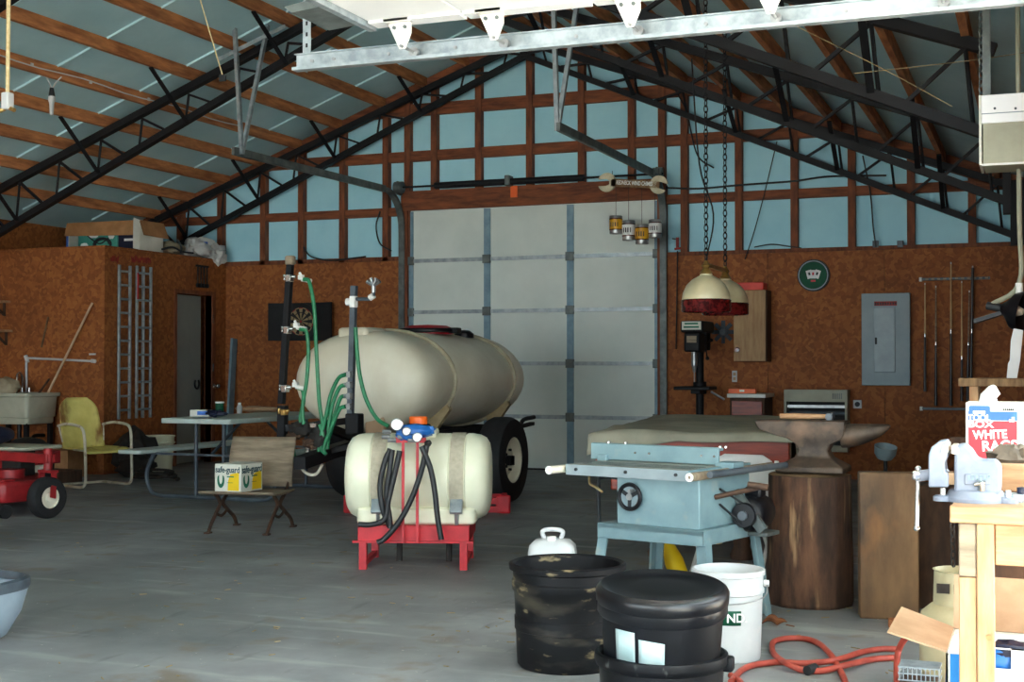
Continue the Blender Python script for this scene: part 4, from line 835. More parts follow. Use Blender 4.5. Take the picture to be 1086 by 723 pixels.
MB().beam(LC+Vector((0, 0, .33)), LC2+Vector((0, 0, .33)), .025, .025).build('bar', 'brass', pl_)
def chain(p, q, r=.013, wire=.0032):
    m = MB(); p = Vector(p); q = Vector(q); n = int((q-p).length/(r*2.1)); d = (q-p).normalized(); x = d.orthogonal().normalized(); y = d.cross(x)
    for i in range(n):
        c = p+(q-p)*((i+.5)/n); s = x if i % 2 else y
        m.tube([c+d*(r*1.35*cos(a))+s*(r*.75*sin(a)) for a in [2*pi*k/8 for k in range(8)]], wire, 4, True)
    return m
for c_, u in ((LC, 751), (LC2, 763)):
    top = Vector((c_.x, c_.y, roofz(c_.x)-.02)); chain(c_+Vector((0, 0, .36)), top, .02, .0045).build('chain', 'black_steel', pl_)
MB().tube(spline([LC+Vector((0, 0, .36)), LC+Vector((.03, .1, .7)), LC+Vector((-.12, .3, 1.1)), LC+Vector((-.2, .4, 1.9))], 6), .006, 6).build('lamp_cord', 'ink', pl_)
# clock
ck = thing('wall_clock', 'round dark green wall disc with a pale playing card picture on the back wall', 'clock', at(863, 292, WALL-.01))
cc = at(863, 292, WALL-.005)
MB().lathe([(0, .035), (.145, .035), (.15, .04), (.168, .04), (.172, .0), (0, 0)], cc, 40, (0, -1, 0)).build('rim', 'black_plastic', ck)
MB().lathe([(0, .038), (.142, .038), (.142, .036)], cc, 40, (0, -1, 0)).build('face', 'green_dark', ck)
MB().lathe([(.146, .041), (.153, .043), (.158, .041), (.146, .041)], cc, 40, (0, -1, 0)).build('pale_ring', 'panel_grey', ck)
for i, (a, dx) in enumerate(((14, -.04), (-2, 0), (-18, .042))):
    mx = Matrix.Rotation(RAD(-a), 3, 'Y'); MB().box(cc+Vector((dx, -.041-.002*i, .01)), .058, .002, .09, mx).build('card', 'paper', ck)
    MB().box(cc+Vector((dx, -.0435-.002*i, .015)), .02, .002, .03, mx).build('card_pip', 'ink_red' if i % 2 else 'ink', ck)
MB().box(cc+Vector((0, -.042, -.06)), .05, .003, .02).build('chip', 'ink_red', ck)
# utility cabinet with a red case on top
uc = thing('wall_cabinet', 'plain plywood cabinet hung on the back wall behind the pool lamp', 'cabinet', (-2.86, 14.25, 1.24))
MB().bx(-3.03, -2.68, 14.18, WALL-.005, 1.24, 2.0).build('body', 'dark_wood', uc); MB().bx(-3.03, -2.69, 14.155, 14.178, 1.245, 1.998).build('door', 'plywood', uc, bevel=.003)
MB().lathe([(0, .03), (.026, .028), (.03, .018), (.02, 0)], at(782, 371, 14.155), 16, (0, -1, 0)).build('knob', 'shade_red', uc)
single('red_case', MB().bx(-3.01, -2.72, 14.2, 14.42, 2.002, 2.085), 'bright_red', 'flat bright red case lying on top of the plywood wall cabinet', 'case', bevel=.008)
fw = thing('metal_flower', 'dark grey eight bladed metal wheel hung on the wall left of the plywood cabinet', 'wheel', at(767, 352, WALL))
fc = at(767, 352, WALL-.012)
for k in range(8):
    a = 2*pi*k/8; mx = Matrix.Rotation(a, 3, 'Y') @ Matrix.Rotation(RAD(25), 3, 'Z'); MB().box(fc+Vector((.08*sin(a), 0, .08*cos(a))), .045, .006, .09, mx).build('blade', 'leg_grey', fw)
MB().cyl(fc, fc+Vector((0, -.03, 0)), .035, 16).build('hub', 'leg_grey', fw)
def outlet(label, u0, v0, u1, v1, dark=False):
    a, b_ = at(u0, v0, WALL-.004), at(u1, v1, WALL-.004); t = thing('wall_outlet', label, 'outlet', ((a.x+b_.x)/2, WALL, b_.z))
    MB().bx(a.x, b_.x, WALL-.02, WALL-.004, b_.z, a.z).build('plate', 'white_plastic', t, bevel=.004)
    c = (a+b_)/2
    if dark: MB().cyl(c+Vector((0, -.016, 0)), c+Vector((0, -.024, 0)), .026, 20).build('socket', 'ink', t)
    else:
        for s in (-1, 1): MB().box(c+Vector((0, -.017, s*.025)), .03, .006, .03).build('socket', 'kraft', t)
outlet('square white wall plate with a round black socket right of the heater', 905, 424, 914, 433, True)
outlet('small pale outlet low on the wall under the plywood cabinet', 776.5, 393, 782, 405)
# drill press
dp = thing('drill_press', 'dark drill press standing at the back wall below the pool lamp', 'drill press', (-3.32, 13.75, 0))
dx, dy = -3.32, 13.75
MB().box((dx, dy, .02), .36, .5, .04).build('base', 'black_steel', dp, bevel=.01); MB().cyl((dx, dy+.08, .04), (dx, dy+.08, 1.6), .042, 20).build('column', 'black_steel', dp)
MB().box((dx, dy-.12, .965), .38, .34, .035).cyl((dx, dy+.08, .9), (dx, dy+.08, 1.03), .07, 16).box((dx, dy, .93), .1, .25, .05).build('work_table', 'black_steel', dp, bevel=.008)
MB().cyl((dx+.16, dy-.1, .93), (dx+.3, dy-.1, .85), .012, 8).build('crank', 'steel', dp)
MB().box((dx, dy-.1, 1.44), .17, .34, .2).build('head', 'black_steel', dp, bevel=.02); MB().box((dx, dy-.02, 1.6), .24, .5, .12).build('belt_cover', 'flat_black', dp, bevel=.02)
MB().box((dx-.0, dy-.283, 1.61), .2, .012, .085).build('name_plate', 'carton_white', dp); MB().box((dx, dy-.291, 1.63), .14, .003, .018).box((dx, dy-.291, 1.595), .16, .003, .018).build('name_plate_print', 'ink_green', dp)
MB().box((dx, dy-.275, 1.47), .1, .012, .07).build('switch_plate', 'grey_wood', dp); MB().cyl((dx, dy-.16, 1.36), (dx, dy-.16, 1.2), .032, 14).frust((dx, dy-.16, 1.2), (dx, dy-.16, 1.13), .028, .014, 12).cyl((dx, dy-.16, 1.13), (dx, dy-.16, 1.03), .007, 8).build('chuck', 'steel', dp)
for k in range(3):
    a = 2*pi*k/3+.3; MB().cyl((dx+.1, dy-.1, 1.42), (dx+.13, dy-.1+.15*cos(a), 1.42+.15*sin(a)), .007, 8).blob((dx+.13, dy-.1+.15*cos(a), 1.42+.15*sin(a)), .02, .02, .02, 0, 1, 1, 10).build('feed_handle', 'black_steel', dp)
MB().lathe([(0, -.12), (.075, -.12), (.08, -.1), (.08, .1), (.06, .12), (0, .12)], (dx, dy+.22, 1.48), 24).build('motor', 'black_steel', dp)
# low cabinet with a level
lc = thing('low_cabinet', 'small brown base cabinet with a white top below the plywood wall cabinet', 'cabinet', (-2.84, 14.1, 0))
MB().bx(-3.02, -2.66, 13.92, 14.38, 0, .865).build('body', 'dark_wood', lc); MB().bx(-3.0, -2.68, 13.9, 13.92, .1, .83).build('door', 'pool_wood', lc, bevel=.004); MB().bx(-3.045, -2.64, 13.88, 14.38, .865, .905).build('top', 'white_paint', lc, bevel=.004); MB().cyl((-2.75, 13.9, .6), (-2.75, 13.87, .6), .015, 10).build('knob', 'steel', lc)
lv = thing('spirit_level', 'orange wooden level lying on the white topped base cabinet', 'level', (-2.9, 13.98, .907)); MB().box((-2.9, 13.97, .932), .29, .05, .05).build('level_body', 'orange', lv, bevel=.004); MB().box((-2.9, 13.944, .935), .05, .004, .022).build('vial', 'poly_small', lv)
# heater
ht = thing('wall_heater', 'beige box heater with a dark open front on the back wall behind the anvil', 'heater', (-2.18, 14.3, .35))
hx0, hx1, hy = -2.51, -1.857, 14.22
MB().bx(hx0, hx1, hy, WALL-.005, .82, .945).bx(hx0, hx0+.025, hy, WALL-.005, .30, .82).bx(hx1-.025, hx1, hy, WALL-.005, .30, .82).bx(hx0+.025, hx1-.025, hy, WALL-.005, .30, .36).build('housing', 'heater', ht)
MB().bx(hx0+.025, hx1-.025, WALL-.04, WALL-.006, .36, .82).build('fire_back', 'flat_black', ht)  # near-black sheet across the back of the open front
g_ = MB()
for i in range(6): g_.bx(hx1-.15+i*.018, hx1-.142+i*.018, hy-.004, hy, .85, .91)
g_.build('grille', 'dark_galv', ht); MB().bx(hx0+.03, hx1-.03, hy+.03, hy+.045, .755, .785).build('reflector', 'steel', ht); MB().cyl((hx0+.03, hy+.07, .7), (hx1-.03, hy+.07, .7), .02, 10).build('burner_tube', 'leg_grey', ht)
# breaker panel
bp = thing('breaker_panel', 'grey electrical panel with a shiny centre door and a red printed strip', 'panel', (-1.48, 14.36, .99))
MB().bx(-1.724, -1.237, 14.335, WALL-.005, .992, 1.95).build('cover', 'panel_grey', bp, bevel=.006); MB().bx(-1.595, -1.385, 14.318, 14.334, 1.13, 1.80).build('panel_door', 'panel_door', bp, bevel=.004)
MB().bx(-1.592, -1.366, 14.328, 14.335, 1.82, 1.865).build('red_strip', 'ink_red_paint', bp)
m = MB()
for i in range(9): m.box((-1.58+i*.0255, 14.327, 1.842), .014, .003, .022)
m.build('strip_letters', 'ink', bp); MB().bx(-1.585, -1.565, 14.305, 14.318, 1.42, 1.49).build('latch', 'ink', bp)
# cue rack and cues
cr_ = thing('cue_rack', 'wall rack of two pale rails holding pool cues right of the grey panel', 'rack', (-.8, 14.4, .74))
MB().bx(-1.14, -.46, 14.36, WALL-.005, 2.075, 2.10).build('top_rail', 'leg_grey', cr_); MB().bx(-1.14, -.46, 14.355, WALL-.005, .745, .77).build('bottom_rail', 'leg_grey', cr_)
for z_ in (2.087, .757): MB().bx(-1.145, -1.12, 14.35, WALL-.005, z_-.02, z_+.02).build('rail_end', 'white_paint', cr_)
m = MB()
for i in range(11): m.box((-1.07+i*.058, 14.358, 2.087), .03, .006, .018)
m.build('rail_clips', 'grey_wood', cr_)
cues = [(981, 302, 415, 'short pool cue at the far left of the wall rack'), (992.5, 305, 430, 'pool cue second from the left in the wall rack'), (1008.5, 280, 430, 'tallest pale tipped pool cue in the middle of the wall rack'), (1020, 300, 425, 'fourth pool cue in the wall rack with a long pale shaft'), (1028, 310, 425, 'fifth pool cue in the wall rack beside the black one'), (1031.5, 284, 425, 'all black thick cue at the right end of the wall rack')]
for i, (u, v0, v1, lab) in enumerate(cues):
    p, q = at(u, v0, 14.335), at(u-(2 if i > 3 else 0), v1, 14.335); L = (q-p).length; d = (q-p).normalized()
    t = thing('pool_cue', lab, 'cue', q, 0, 'pool cues in the wall rack')
    blk = i == 5
    j = .46 if not i == 3 else .62
    MB().frust(p, p+d*L*j, .006 if not blk else .014, .0095 if not blk else .015, 10).build('shaft', 'cue_black' if blk else ('cue_wood' if i in (2, 3, 0) else 'grey_wood'), t)
    MB().cyl(p+d*L*j, p+d*L*(j+.03), .0125, 10).build('joint_ring', 'chrome', t)
    MB().frust(p+d*L*(j+.03), q, .011, .016, 10).build('butt', 'cue_black', t)
    MB().cyl(p-d*.02, p, .006, 8).build('tip', 'paper', t)
# red clamp and thin wires
rc = thing('red_clamp', 'small red clamp hung on the blue wall right of the big door', 'clamp', at(717, 262, 14.38))
MB().box(at(718.5, 258, 14.39), .03, .02, .13).cyl(at(715.5, 264, 14.39), at(722, 263, 14.39), .012, 8).build('clamp_frame', 'ink_red_paint', rc); MB().beam(at(713, 253, 14.39), at(720, 254, 14.39), .015, .012).build('clamp_bar', 'ink', rc)
def cable(name, label, pts, r=.01, m='ink', cat='cable'):
    o = MB().tube(spline(pts, 6), r, 6); return single(name, o, m, label, cat)
W2 = 14.385
cable('wall_cable', 'black cable looping along the top of the wall boards behind the mast', [at(u, v, W2) for u, v in ((322, 262), (330, 272), (350, 276), (372, 274), (388, 272))])
cable('wall_cable', 'black cable curling down the blue wall left of the big door track', [at(u, v, W2) for u, v in ((403, 224), (399, 240), (403, 258), (415, 266))])
cable('wall_cable', 'long black cable sagging across the blue wall above the cue rack side', [at(u, v, W2) for u, v in ((706, 199), (740, 200), (775, 197), (800, 195), (842, 192), (880, 187), (940, 186))])
cable('wall_cable', 'thin cable lying along the sill of the blue wall over the green disc', [at(u, v, W2) for u, v in ((800, 262), (818, 259), (835, 261), (850, 263))], .006)
cable('wall_cable', 'black cable dropping from the truss past the lamp chains', [at(u, v, W2) for u, v in ((716, 95), (728, 118), (735, 150), (742, 168), (757, 178))], .009)
cable('wall_cable', 'thin dark wire hanging from roof to wall boards left of the green disc', [at(u, v, W2) for u, v in ((824, 150), (812, 200), (800, 245), (790, 275))], .006)
cable('wall_cable', 'pair of dark wires hanging on the blue wall over the grey panel', [at(u, v, W2) for u, v in ((915, 165), (923, 205), (926, 240), (929, 262))], .008)
cable('wall_cable', 'thin vertical wire on the boards between big door and drill press', [at(u, v, W2) for u, v in ((718.5, 266), (718, 310), (717, 370))], .008)
for i, (u, lab) in enumerate(((929, 'left small switch box on the boards above the grey panel'), (955, 'right small switch box on the boards above the grey panel'))):
    p = at(u, 259, WALL); single('switch_box', MB().box(p+Vector((0, -.025, .0)), .06, .05, .07), 'leg_grey', lab, 'switch box', bevel=.004)
single('orange_tag', MB().box((-5.62, 14.345, 3.20), .085, .012, .135), 'orange', 'bright orange tag hanging on the header board above the big door', 'tag')
# wrench chime
WY = 13.85
wr = thing('giant_wrench', 'giant open ended wrench with painted white lettering hung above the big door', 'wrench', at(671, 194, WY))
wl_, wr_ = at(644, 193.5, WY), at(699, 196, WY); wd = (wr_-wl_).normalized(); wu = Vector((0, 0, 1)); wu = (wu-wd*wu.dot(wd)).normalized(); wn = Vector((0, -.018, 0))
def jaw(c, ang, r, mouth=.30):
    pts = []
    for i in range(25):
        a = RAD(ang)+mouth*1.25+(2*pi-mouth*2.5)*i/24; pts.append((r*cos(a), r*sin(a)))
    b_ = r*.34; a = RAD(ang)
    for dq, lq in ((-1, .85), (-1, .1), (-.6, -.25), (.6, -.25), (1, .1), (1, .85)):
        pts.append((r*lq*cos(a)-dq*b_*sin(a)*1, r*lq*sin(a)+dq*b_*cos(a)))
    return MB().prism(pts, c, wd, wu, wn)
jaw(wl_, 185, .105).build('jaw', 'wrench', wr, bevel=.004); jaw(wr_, -15, .10).build('jaw', 'wrench', wr, bevel=.004)
MB().prism([(0, -.045), (.55, -.042), (.55, .042), (0, .045)], wl_+wd*.04, wd, wu, wn).build('handle', 'old_wood', wr, bevel=.006)
text('lettering', 'REDNECK WIND CHIMES', .06, 'paper', wr, (wl_+wr_)/2+Vector((.022, -.024, 0)), wd, wu, .001, bold=.0015, sx=.60)
for p in (wl_+wd*.06, wr_-wd*.0): MB().tube([p+wu*.04+Vector((0, -.009, 0)), Vector((p.x+.0, WY+.3 if p is wl_ else WY-.009, 3.3))], .004, 6).build('hanging_wire', 'ink', wr)
CANS = [(653.5, 229, 248, 'can_gold', 'gold labelled tin can hung at the left end of the wrench'), (667, 234, 255, 'paper', 'silver tin can with a white label hung second under the wrench'), (681, 238, 259, 'can_gold', 'gold labelled tin can hanging lowest under the wrench'), (695, 233, 252, 'paper', 'white labelled tin can hung at the right end of the wrench')]
first = None
for i, (u, v0, v1, mm, lab) in enumerate(CANS):
    a, b_ = at(u, v0, WY), at(u, v1, WY); H_ = a.z-b_.z; c = Vector((a.x, WY-.01, b_.z)); r_ = .069
    t = thing('tin_can', lab, 'tin can', c, 0, 'cans of the wind chime')
    MB().lathe([(0, .004), (r_-.004, .004), (r_-.002, 0), (r_, .006), (r_, H_-.006), (r_-.002, H_), (r_-.004, H_-.004), (0, H_-.004)], c, 28).build('can_body', 'steel', t)
    MB().lathe([(r_+.001, H_*.22), (r_+.002, H_*.22), (r_+.002, H_*.8), (r_+.001, H_*.8)], c, 28, caps=False).build('label_band', mm, t)
    bm_ = MB()
    for q in (.20, .79): bm_.lathe([(r_+.001, H_*q), (r_+.003, H_*q), (r_+.003, H_*(q+.05)), (r_+.001, H_*(q+.05))], c, 28, caps=False)
    bm_.build('label_stripes', 'shade_red', t)
    mk2 = MB()
    for q in range(4): mk2.box(c+Vector((-.036+.024*q, -sqrt(max(0, r_*r_-(-.036+.024*q)**2))-.002, H_*.5)), .012, .004, H_*.24)
    mk2.build('label_marks', 'ink', t)
    MB().tube([c+Vector((0, 0, H_-.004)), Vector((c.x, WY-.01, wl_.z-.04))], .003, 6).build('string', 'rust', t)
# ================================================================== pool table under its cover
PA = RAD(7); P0 = at(627, 459, 7.75)
ptb = thing('pool_table', 'red brown pool table under a grey dust cover behind the saw', 'pool table', (P0.x+.6, 9.0, 0), 0)
ex, ey = Vector((cos(PA), sin(PA), 0)), Vector((-sin(PA), cos(PA), 0)); o_ = Vector((P0.x, 7.75, 0)); PW, PL = 1.2, 2.45
def pp3(a, b_, z): return o_+ex*a+ey*b_+Vector((0, 0, z))
def obox(a0, a1, b0, b1, z0, z1): return MB().add([pp3(a, b_, z) for z in (z0, z1) for b_ in (b0, b1) for a in (a0, a1)], [(0, 2, 3, 1), (4, 5, 7, 6), (0, 1, 5, 4), (2, 6, 7, 3), (0, 4, 6, 2), (1, 3, 7, 5)])
obox(.02, PW-.02, .02, PL-.02, .60, .79).build('rail_frame', 'pool_wood', ptb, bevel=.01)
obox(.1, PW-.1, .1, PL-.1, .45, .60).build('cabinet', 'pool_wood', ptb, bevel=.01)
obox(PW-.022, PW-.012, .03, PL-.03, .605, .76).build('dark_side', 'dark_wood', ptb)
for a in (.34, PW-.34):
    for b_ in (.5, PL-.3):
        c_ = pp3(a, b_, 0); MB().lathe([(0, 0), (.07, 0), (.075, .03), (.05, .08), (.08, .3), (.09, .42), (.09, .46)], c_, 20).build('leg', 'dark_wood', ptb)
def cov(u, v):
    # u across the width, v along the length, including the hanging skirts
    sk = .13
    def side(t, L):
        s = t*(L+2*sk)-sk
        if s < 0: return (-.012-.01*(-s/sk), s)
        if s > L: return (L+.012+.01*((s-L)/sk), L-s)
        return (s, 0)
    a, da = side(u, PW); b_, db_ = side(v, PL)
    z = .802+min(da, db_)
    fr = noise.noise(Vector((a*2.2, b_*2.2, 0)))
    if da == 0 and db_ == 0: z += .022*fr+.02*sin(pi*a/PW)
    else:
        hang = -min(da, db_)/sk
        if v < .5 and db_ < 0: z += hang*(.092*min(1, max(0, (a/PW-.06)/.38)) + .015*fr)  # the hem rides up along the near end
    return pp3(a, b_, z)
vs, fs = grid(60, 90, cov); MB().add(vs, fs, True).build('dust_cover', 'cover', ptb, sharp=180, solid=.006)
# ================================================================== table saw
TA = RAD(-15); SZ = .735
fl = onz(601, 492, SZ)
ts = thing('table_saw', 'pale blue table saw with a round hand wheel on a splayed stand', 'table saw', (fl.x, fl.y, 0), TA)
TW, TD = .67, .62
def B(*a): return MB().bx(*a)
top = B(0, TW, 0, TD, SZ-.012, SZ)
top.build('table_top', 'saw_top', ts, world=False)
gr = MB()
for i in range(7): gr.bx(.02, TW-.02, .06+i*.028, .068+i*.028, SZ, SZ+.0015)
gr.build('table_grooves', 'dark_galv', ts, world=False)
B(0, TW, -.006, .0, SZ-.05, SZ-.0).build('table_edge', 'panel_door', ts, world=False); B(-.006, 0, 0, TD, SZ-.05, SZ).bx(TW, TW+.006, 0, TD, SZ-.05, SZ).bx(0, TW, TD-.006, TD, SZ-.05, SZ-.012).build('table_skirt', 'saw_blue', ts, world=False)
for x in (.06, .34, .61): MB().cyl((x, -.004, SZ-.022), (x, -.014, SZ-.022), .008, 8).build('edge_bolt', 'ink', ts, world=False)
m = B(-.075, TW-.02, .33, .345, SZ+.004, SZ+.085); m.bx(-.075, TW-.02, .345, .385, SZ+.07, SZ+.085); m.build('rip_fence', 'saw_blue', ts, world=False, bevel=.003)
m = MB()
for x in (.19, .27, .56, .63): m.cyl((x, .33, SZ+.045), (x, .324, SZ+.045), .006, 8)
for x in (.02, .12, .65, .68): m.cyl((x, .35, SZ+.085), (x, .35, SZ+.095), .01, 8)
m.build('fence_bolts', 'chrome', ts, world=False)
B(-.025, .03, .31, .40, SZ-.02, SZ+.03).build('fence_clamp', 'saw_blue', ts, world=False, bevel=.004); B(TW-.03, TW+.07, .31, .42, SZ-.03, SZ+.02).build('fence_clamp', 'saw_blue', ts, world=False, bevel=.004)
for x, y0 in ((-.035, -.10), (TW+.04, -.06)):
    MB().cyl((x, y0, SZ-.025), (x, TD+.16, SZ-.025), .02, 16).build('fence_rail', 'grey_wood' if x > 0 else 'poly_tank', ts, world=False)
    MB().lathe([(.008, 0), (.02, 0), (.02, .008), (.008, .008), (.008, 0)], (x, y0-.004, SZ-.025), 16, (0, 1, 0)).build('rail_end', 'paper', ts, world=False)
MB().cyl((TW+.1, .02, SZ-.015), (TW+.1, TD+.2, SZ-.02), .016, 12).build('fence_rail', 'leg_grey', ts, world=False)
B(.255, .70, .05, .56, .46, SZ-.012).build('saw_cabinet', 'saw_blue', ts, world=False, bevel=.006)
hw = MB().tube([(.345+.058*cos(a), .02, .595+.058*sin(a)) for a in [2*pi*i/28 for i in range(28)]], .010, 8, True).build('hand_wheel', 'black_plastic', ts, world=False)
MB().cyl((.345, .05, .595), (.345, .012, .595), .016, 12).build('wheel_hub', 'steel', hw, world=False)
m = MB()
for k in range(3): a = 2*pi*k/3+.5; m.beam((.345, .022, .595), (.345+.055*cos(a), .022, .595+.055*sin(a)), .018, .008, (0, 1, 0))
m.build('wheel_spokes', 'ink', hw, world=False); MB().cyl((.345+.02, .03, .595+.03), (.345+.02, -.02, .595+.03), .009, 10).build('wheel_grip', 'steel', hw, world=False)
MB().lathe([(.0, .03), (.05, .03), (.05, 0)], (.345, .052, .595), 28, (0, -1, 0)).build('wheel_plate', 'panel_grey', ts, world=False)
B(.165, .735, .02, .60, .435, .46).bx(.165, .735, .02, .035, .39, .46).bx(.165, .735, .585, .60, .39, .46).bx(.165, .18, .02, .60, .39, .46).bx(.72, .735, .02, .6, .39, .46).build('stand_top', 'saw_blue', ts, world=False, bevel=.003)
for x, y, dx_, dy_ in ((.19, .045, -.05, -.045), (.71, .045, .05, -.045), (.19, .575, -.05, .045), (.71, .575, .05, .045)):
    L2 = MB().beam((x+dx_, y+dy_, 0), (x, y, .44), .05, .012, (0, 1, 0)); L2.beam((x+dx_-math.copysign(.02, dx_)*-1, y+dy_+math.copysign(.025, -dy_), 0), (x+math.copysign(.02, dx_), y+math.copysign(.025, -dy_), .44), .012, .05, (0, 1, 0)); L2.build('stand_leg', 'saw_blue', ts, world=False)
MB().cyl((.70, .2, .60), (.93, .24, .66), .012, 10).cyl((.86, .22, .665), (.95, .245, .655), .016, 10).build('side_arm', 'rust', ts, world=False)
inv = root_matrix(ts).inverted()
mo = inv@at(790, 546, 6.35); mo2 = inv@at(806, 541, 6.62)
md = (mo2-mo).normalized()
mt = MB().lathe([(0, -.02), (.05, -.02), (.075, 0), (.085, .02), (.086, .2), (.07, .225), (0, .23)], mo+md*.04, 28, md).build('motor', 'black_plastic', ts, world=False)
MB().lathe([(0, .0), (.055, .0), (.06, .01), (.045, .02), (.06, .03), (.055, .04), (0, .04)], mo-md*.03, 24, md).build('motor_pulley', 'black_plastic', ts, world=False)
MB().lathe([(0, .0), (.022, .0), (.022, .02), (0, .02)], mo-md*.05, 16, md).build('shaft_end', 'leg_grey', mt, world=False)
MB().box(mo+md*.15+Vector((0.01, 0, .1)), .09, .07, .055).build('capacitor_cover', 'black_plastic', mt, world=False, bevel=.015)
MB().beam(mo+md*.02+Vector((-.06, 0, .105)), mo+md*.02+Vector((.09, 0, -.07)), .02, .05).build('motor_bracket', 'dark_galv', ts, world=False); MB().box(mo+md*.15+Vector((.02, 0, -.095)), .17, .14, .02).build('motor_foot', 'dark_galv', ts, world=False, bevel=.004)
MB().beam(mo+md*.1+Vector((-.02, 0, -.09)), (.7, .45, .47), .04, .015).build('motor_mount', 'leg_grey', ts, world=False)
for dz in (.052, -.052): MB().beam(mo-md*.012+Vector((0, 0, dz)), (.705, .24, .60+dz*.7), .012, .007).build('drive_belt', 'ink', ts, world=False)
MB().tube(spline([(.24, .3, .64), (.07, .22, .66), (.055, .2, .6), (.06, .2, .4), (.065, .19, .16), (.1, .15, .02), (.3, .1, .008)], 6), .009, 8).build('power_cord', 'ink', ts, world=False)
MB().cyl((.064, .19, .2), (.066, .189, .165), .015, 8).build('cord_plug', 'brass', ts, world=False)
MB().tube(spline([(.0, .2, .66), (.03, .16, .63), (.09, .12, .62), (.14, .1, .6)], 5), .006, 6).build('loose_wire', 'straw', ts, world=False)
single('wood_scrap', MB().blob(at(757, 565, 6.3), .06, .07, .045, .4, 3.5, 3).blob(at(764, 555, 6.35), .025, .04, .07, .4, 3, 5), 'straw', 'tan lump of sawdust and wood bits beside the saw motor', 'scrap')
# white folding chair behind the saw
wc_ = thing('folding_chair', 'white plastic folding chair half hidden behind the saw motor and stump', 'chair', (at(772, 520, 6.98).x, 7.02, 0), RAD(82))
def wb(u, v): z = .45+.28*v; a = (u*2-1); return (.17+.05*v, a*.17*(1 if v < .8 else sqrt(max(0, 1-((v-.8)/.2)**2*.6))), z-.0)
vs, fs = grid(13, 11, wb); MB().add(vs, fs, True).build('backrest', 'white_plastic', wc_, world=False, solid=.014)
MB().prism(rrect(-.22, .16, -.19, .19, .05), (0, 0, .36), (1, 0, 0), (0, 1, 0), (0, 0, .03)).build('seat', 'white_plastic', wc_, world=False, bevel=.008)
for s in (-1, 1):
    MB().tube(spline([(.235, s*.18, .70), (.19, s*.18, .52), (.1, s*.185, .32), (-.17, s*.19, .0)], 5), .013, 8).build('front_leg', 'white_paint', wc_, world=False); MB().cyl((-.05, s*.2, .36), (.26, s*.2, 0), .013, 8).build('rear_leg', 'white_paint', wc_, world=False)
yb = thing('yellow_bottle', 'yellow plastic bottle leaning under the table saw', 'bottle', at(722, 600, 6.75)); yb.location.z = 0
y0, y1 = Vector((at(729, 600, 6.8).x, 6.78, .02)), at(702, 558, 6.88)
MB().lathe([(0, 0), (.045, 0), (.05, .02), (.05, .2), (.035, .27), (.018, .30), (.018, .33), (0, .33)], y0, 24, (y1-y0)).build('bottle_body', 'ink_yellow', yb)
# ================================================================== anvil on its stump
SC = Vector((-1.1, 6.965, 0)); SH = .665
stp = thing('log_stump', 'thick upright bark covered log carrying the anvil', 'stump', SC)
secs = []
for z_, k in ((0, 1.0), (.02, 1.03), (.12, 1.02), (.28, 1.0), (.45, .98), (.6, .985), (.655, .98)):
    ring = []
    for i in range(64):
        a = 2*pi*i/64; q = 1+.035*noise.noise(Vector((cos(a)*1.8, sin(a)*1.8, z_*1.5)))+.03*noise.noise(Vector((cos(a)*5, sin(a)*5, z_*1.2+7)))+.012*noise.noise(Vector((cos(a)*14, sin(a)*14, z_*2)))
        ring.append(SC+Vector((.213*k*q*cos(a), .213*k*q*sin(a), z_)))
    secs.append(ring)
MB().loft(secs, sharp if 0 else True).build('trunk', 'bark', stp, sharp=80)
MB().add([v+Vector((0, 0, .0)) for v in [SC+(p-SC)*.985+Vector((0, 0, .012)) for p in secs[-1]]]+[Vector((SC.x, SC.y, SH+.012))], [(i, (i+1) % 64, 64) for i in range(64)]).build('cut_face', 'stump_top', stp)
AN = Vector((-1.06, 6.93, SH+.008))
av = thing('anvil', 'big rusty blacksmith anvil with its horn pointing right on the log', 'anvil', AN, RAD(-2))
AH = .262
def pr(z_, x0, x1, y): return [Vector((x0, -y, z_)), Vector((x1, -y, z_)), Vector((x1, y, z_)), Vector((x0, y, z_))]
m = MB()
m.loft([pr(0, -.185, .155, .125), pr(.03, -.185, .155, .125), pr(.045, -.155, .13, .105), pr(.075, -.10, .085, .06), pr(.11, -.082, .065, .052), pr(.145, -.10, .085, .058), pr(.17, -.14, .14, .062), pr(.185, -.2, .15, .064), pr(.215, -.285, .155, .066), pr(.24, -.30, .155, .066), pr(AH, -.305, .155, .066)], smooth=False)
m.build('anvil_body', 'anvil', av, world=False, bevel=.008)
hs = []
for x, r_, dz in ((.13, .062, 0), (.16, .061, 0), (.22, .054, .004), (.28, .042, .012), (.33, .027, .022), (.36, .012, .03), (.368, .003, .032)):
    hs.append([Vector((x, r_*1.02*cos(a), AH-.075+dz+ (.062-r_)*.35+r_*sin(a))) for a in [2*pi*i/20 for i in range(20)]])
MB().loft(hs).build('horn', 'anvil', av, world=False)
for s in (-1, 1):
    MB().prism([(-.185, 0), (-.11, 0), (-.10, .04), (-.13, .05)], (0, s*.1-.01, 0), (1, 0, 0), (0, 0, 1), (0, .02, 0)).build('foot', 'anvil', av, world=False)
hm = thing('hammer', 'wooden handled hammer lying on the face of the anvil', 'hammer', AN+Vector((-.08, 0, AH)))
hp, hq = Vector((AN.x-.19, AN.y+.03, AN.z+AH+.018)), Vector((AN.x+.05, AN.y+.03, AN.z+AH+.018))
MB().tube([hp, hp+(hq-hp)*.3, hp+(hq-hp)*.7, hq], [.013, .016, .014, .012], 10).build('handle', 'orange' if 0 else 'pale_wood_x', hm)
MB().cyl(hq+Vector((.015, -.05, 0)), hq+Vector((.015, .05, 0)), .018, 14).box(hq+Vector((.015, 0, 0)), .03, .04, .034).build('hammer_head', 'leg_grey', hm)
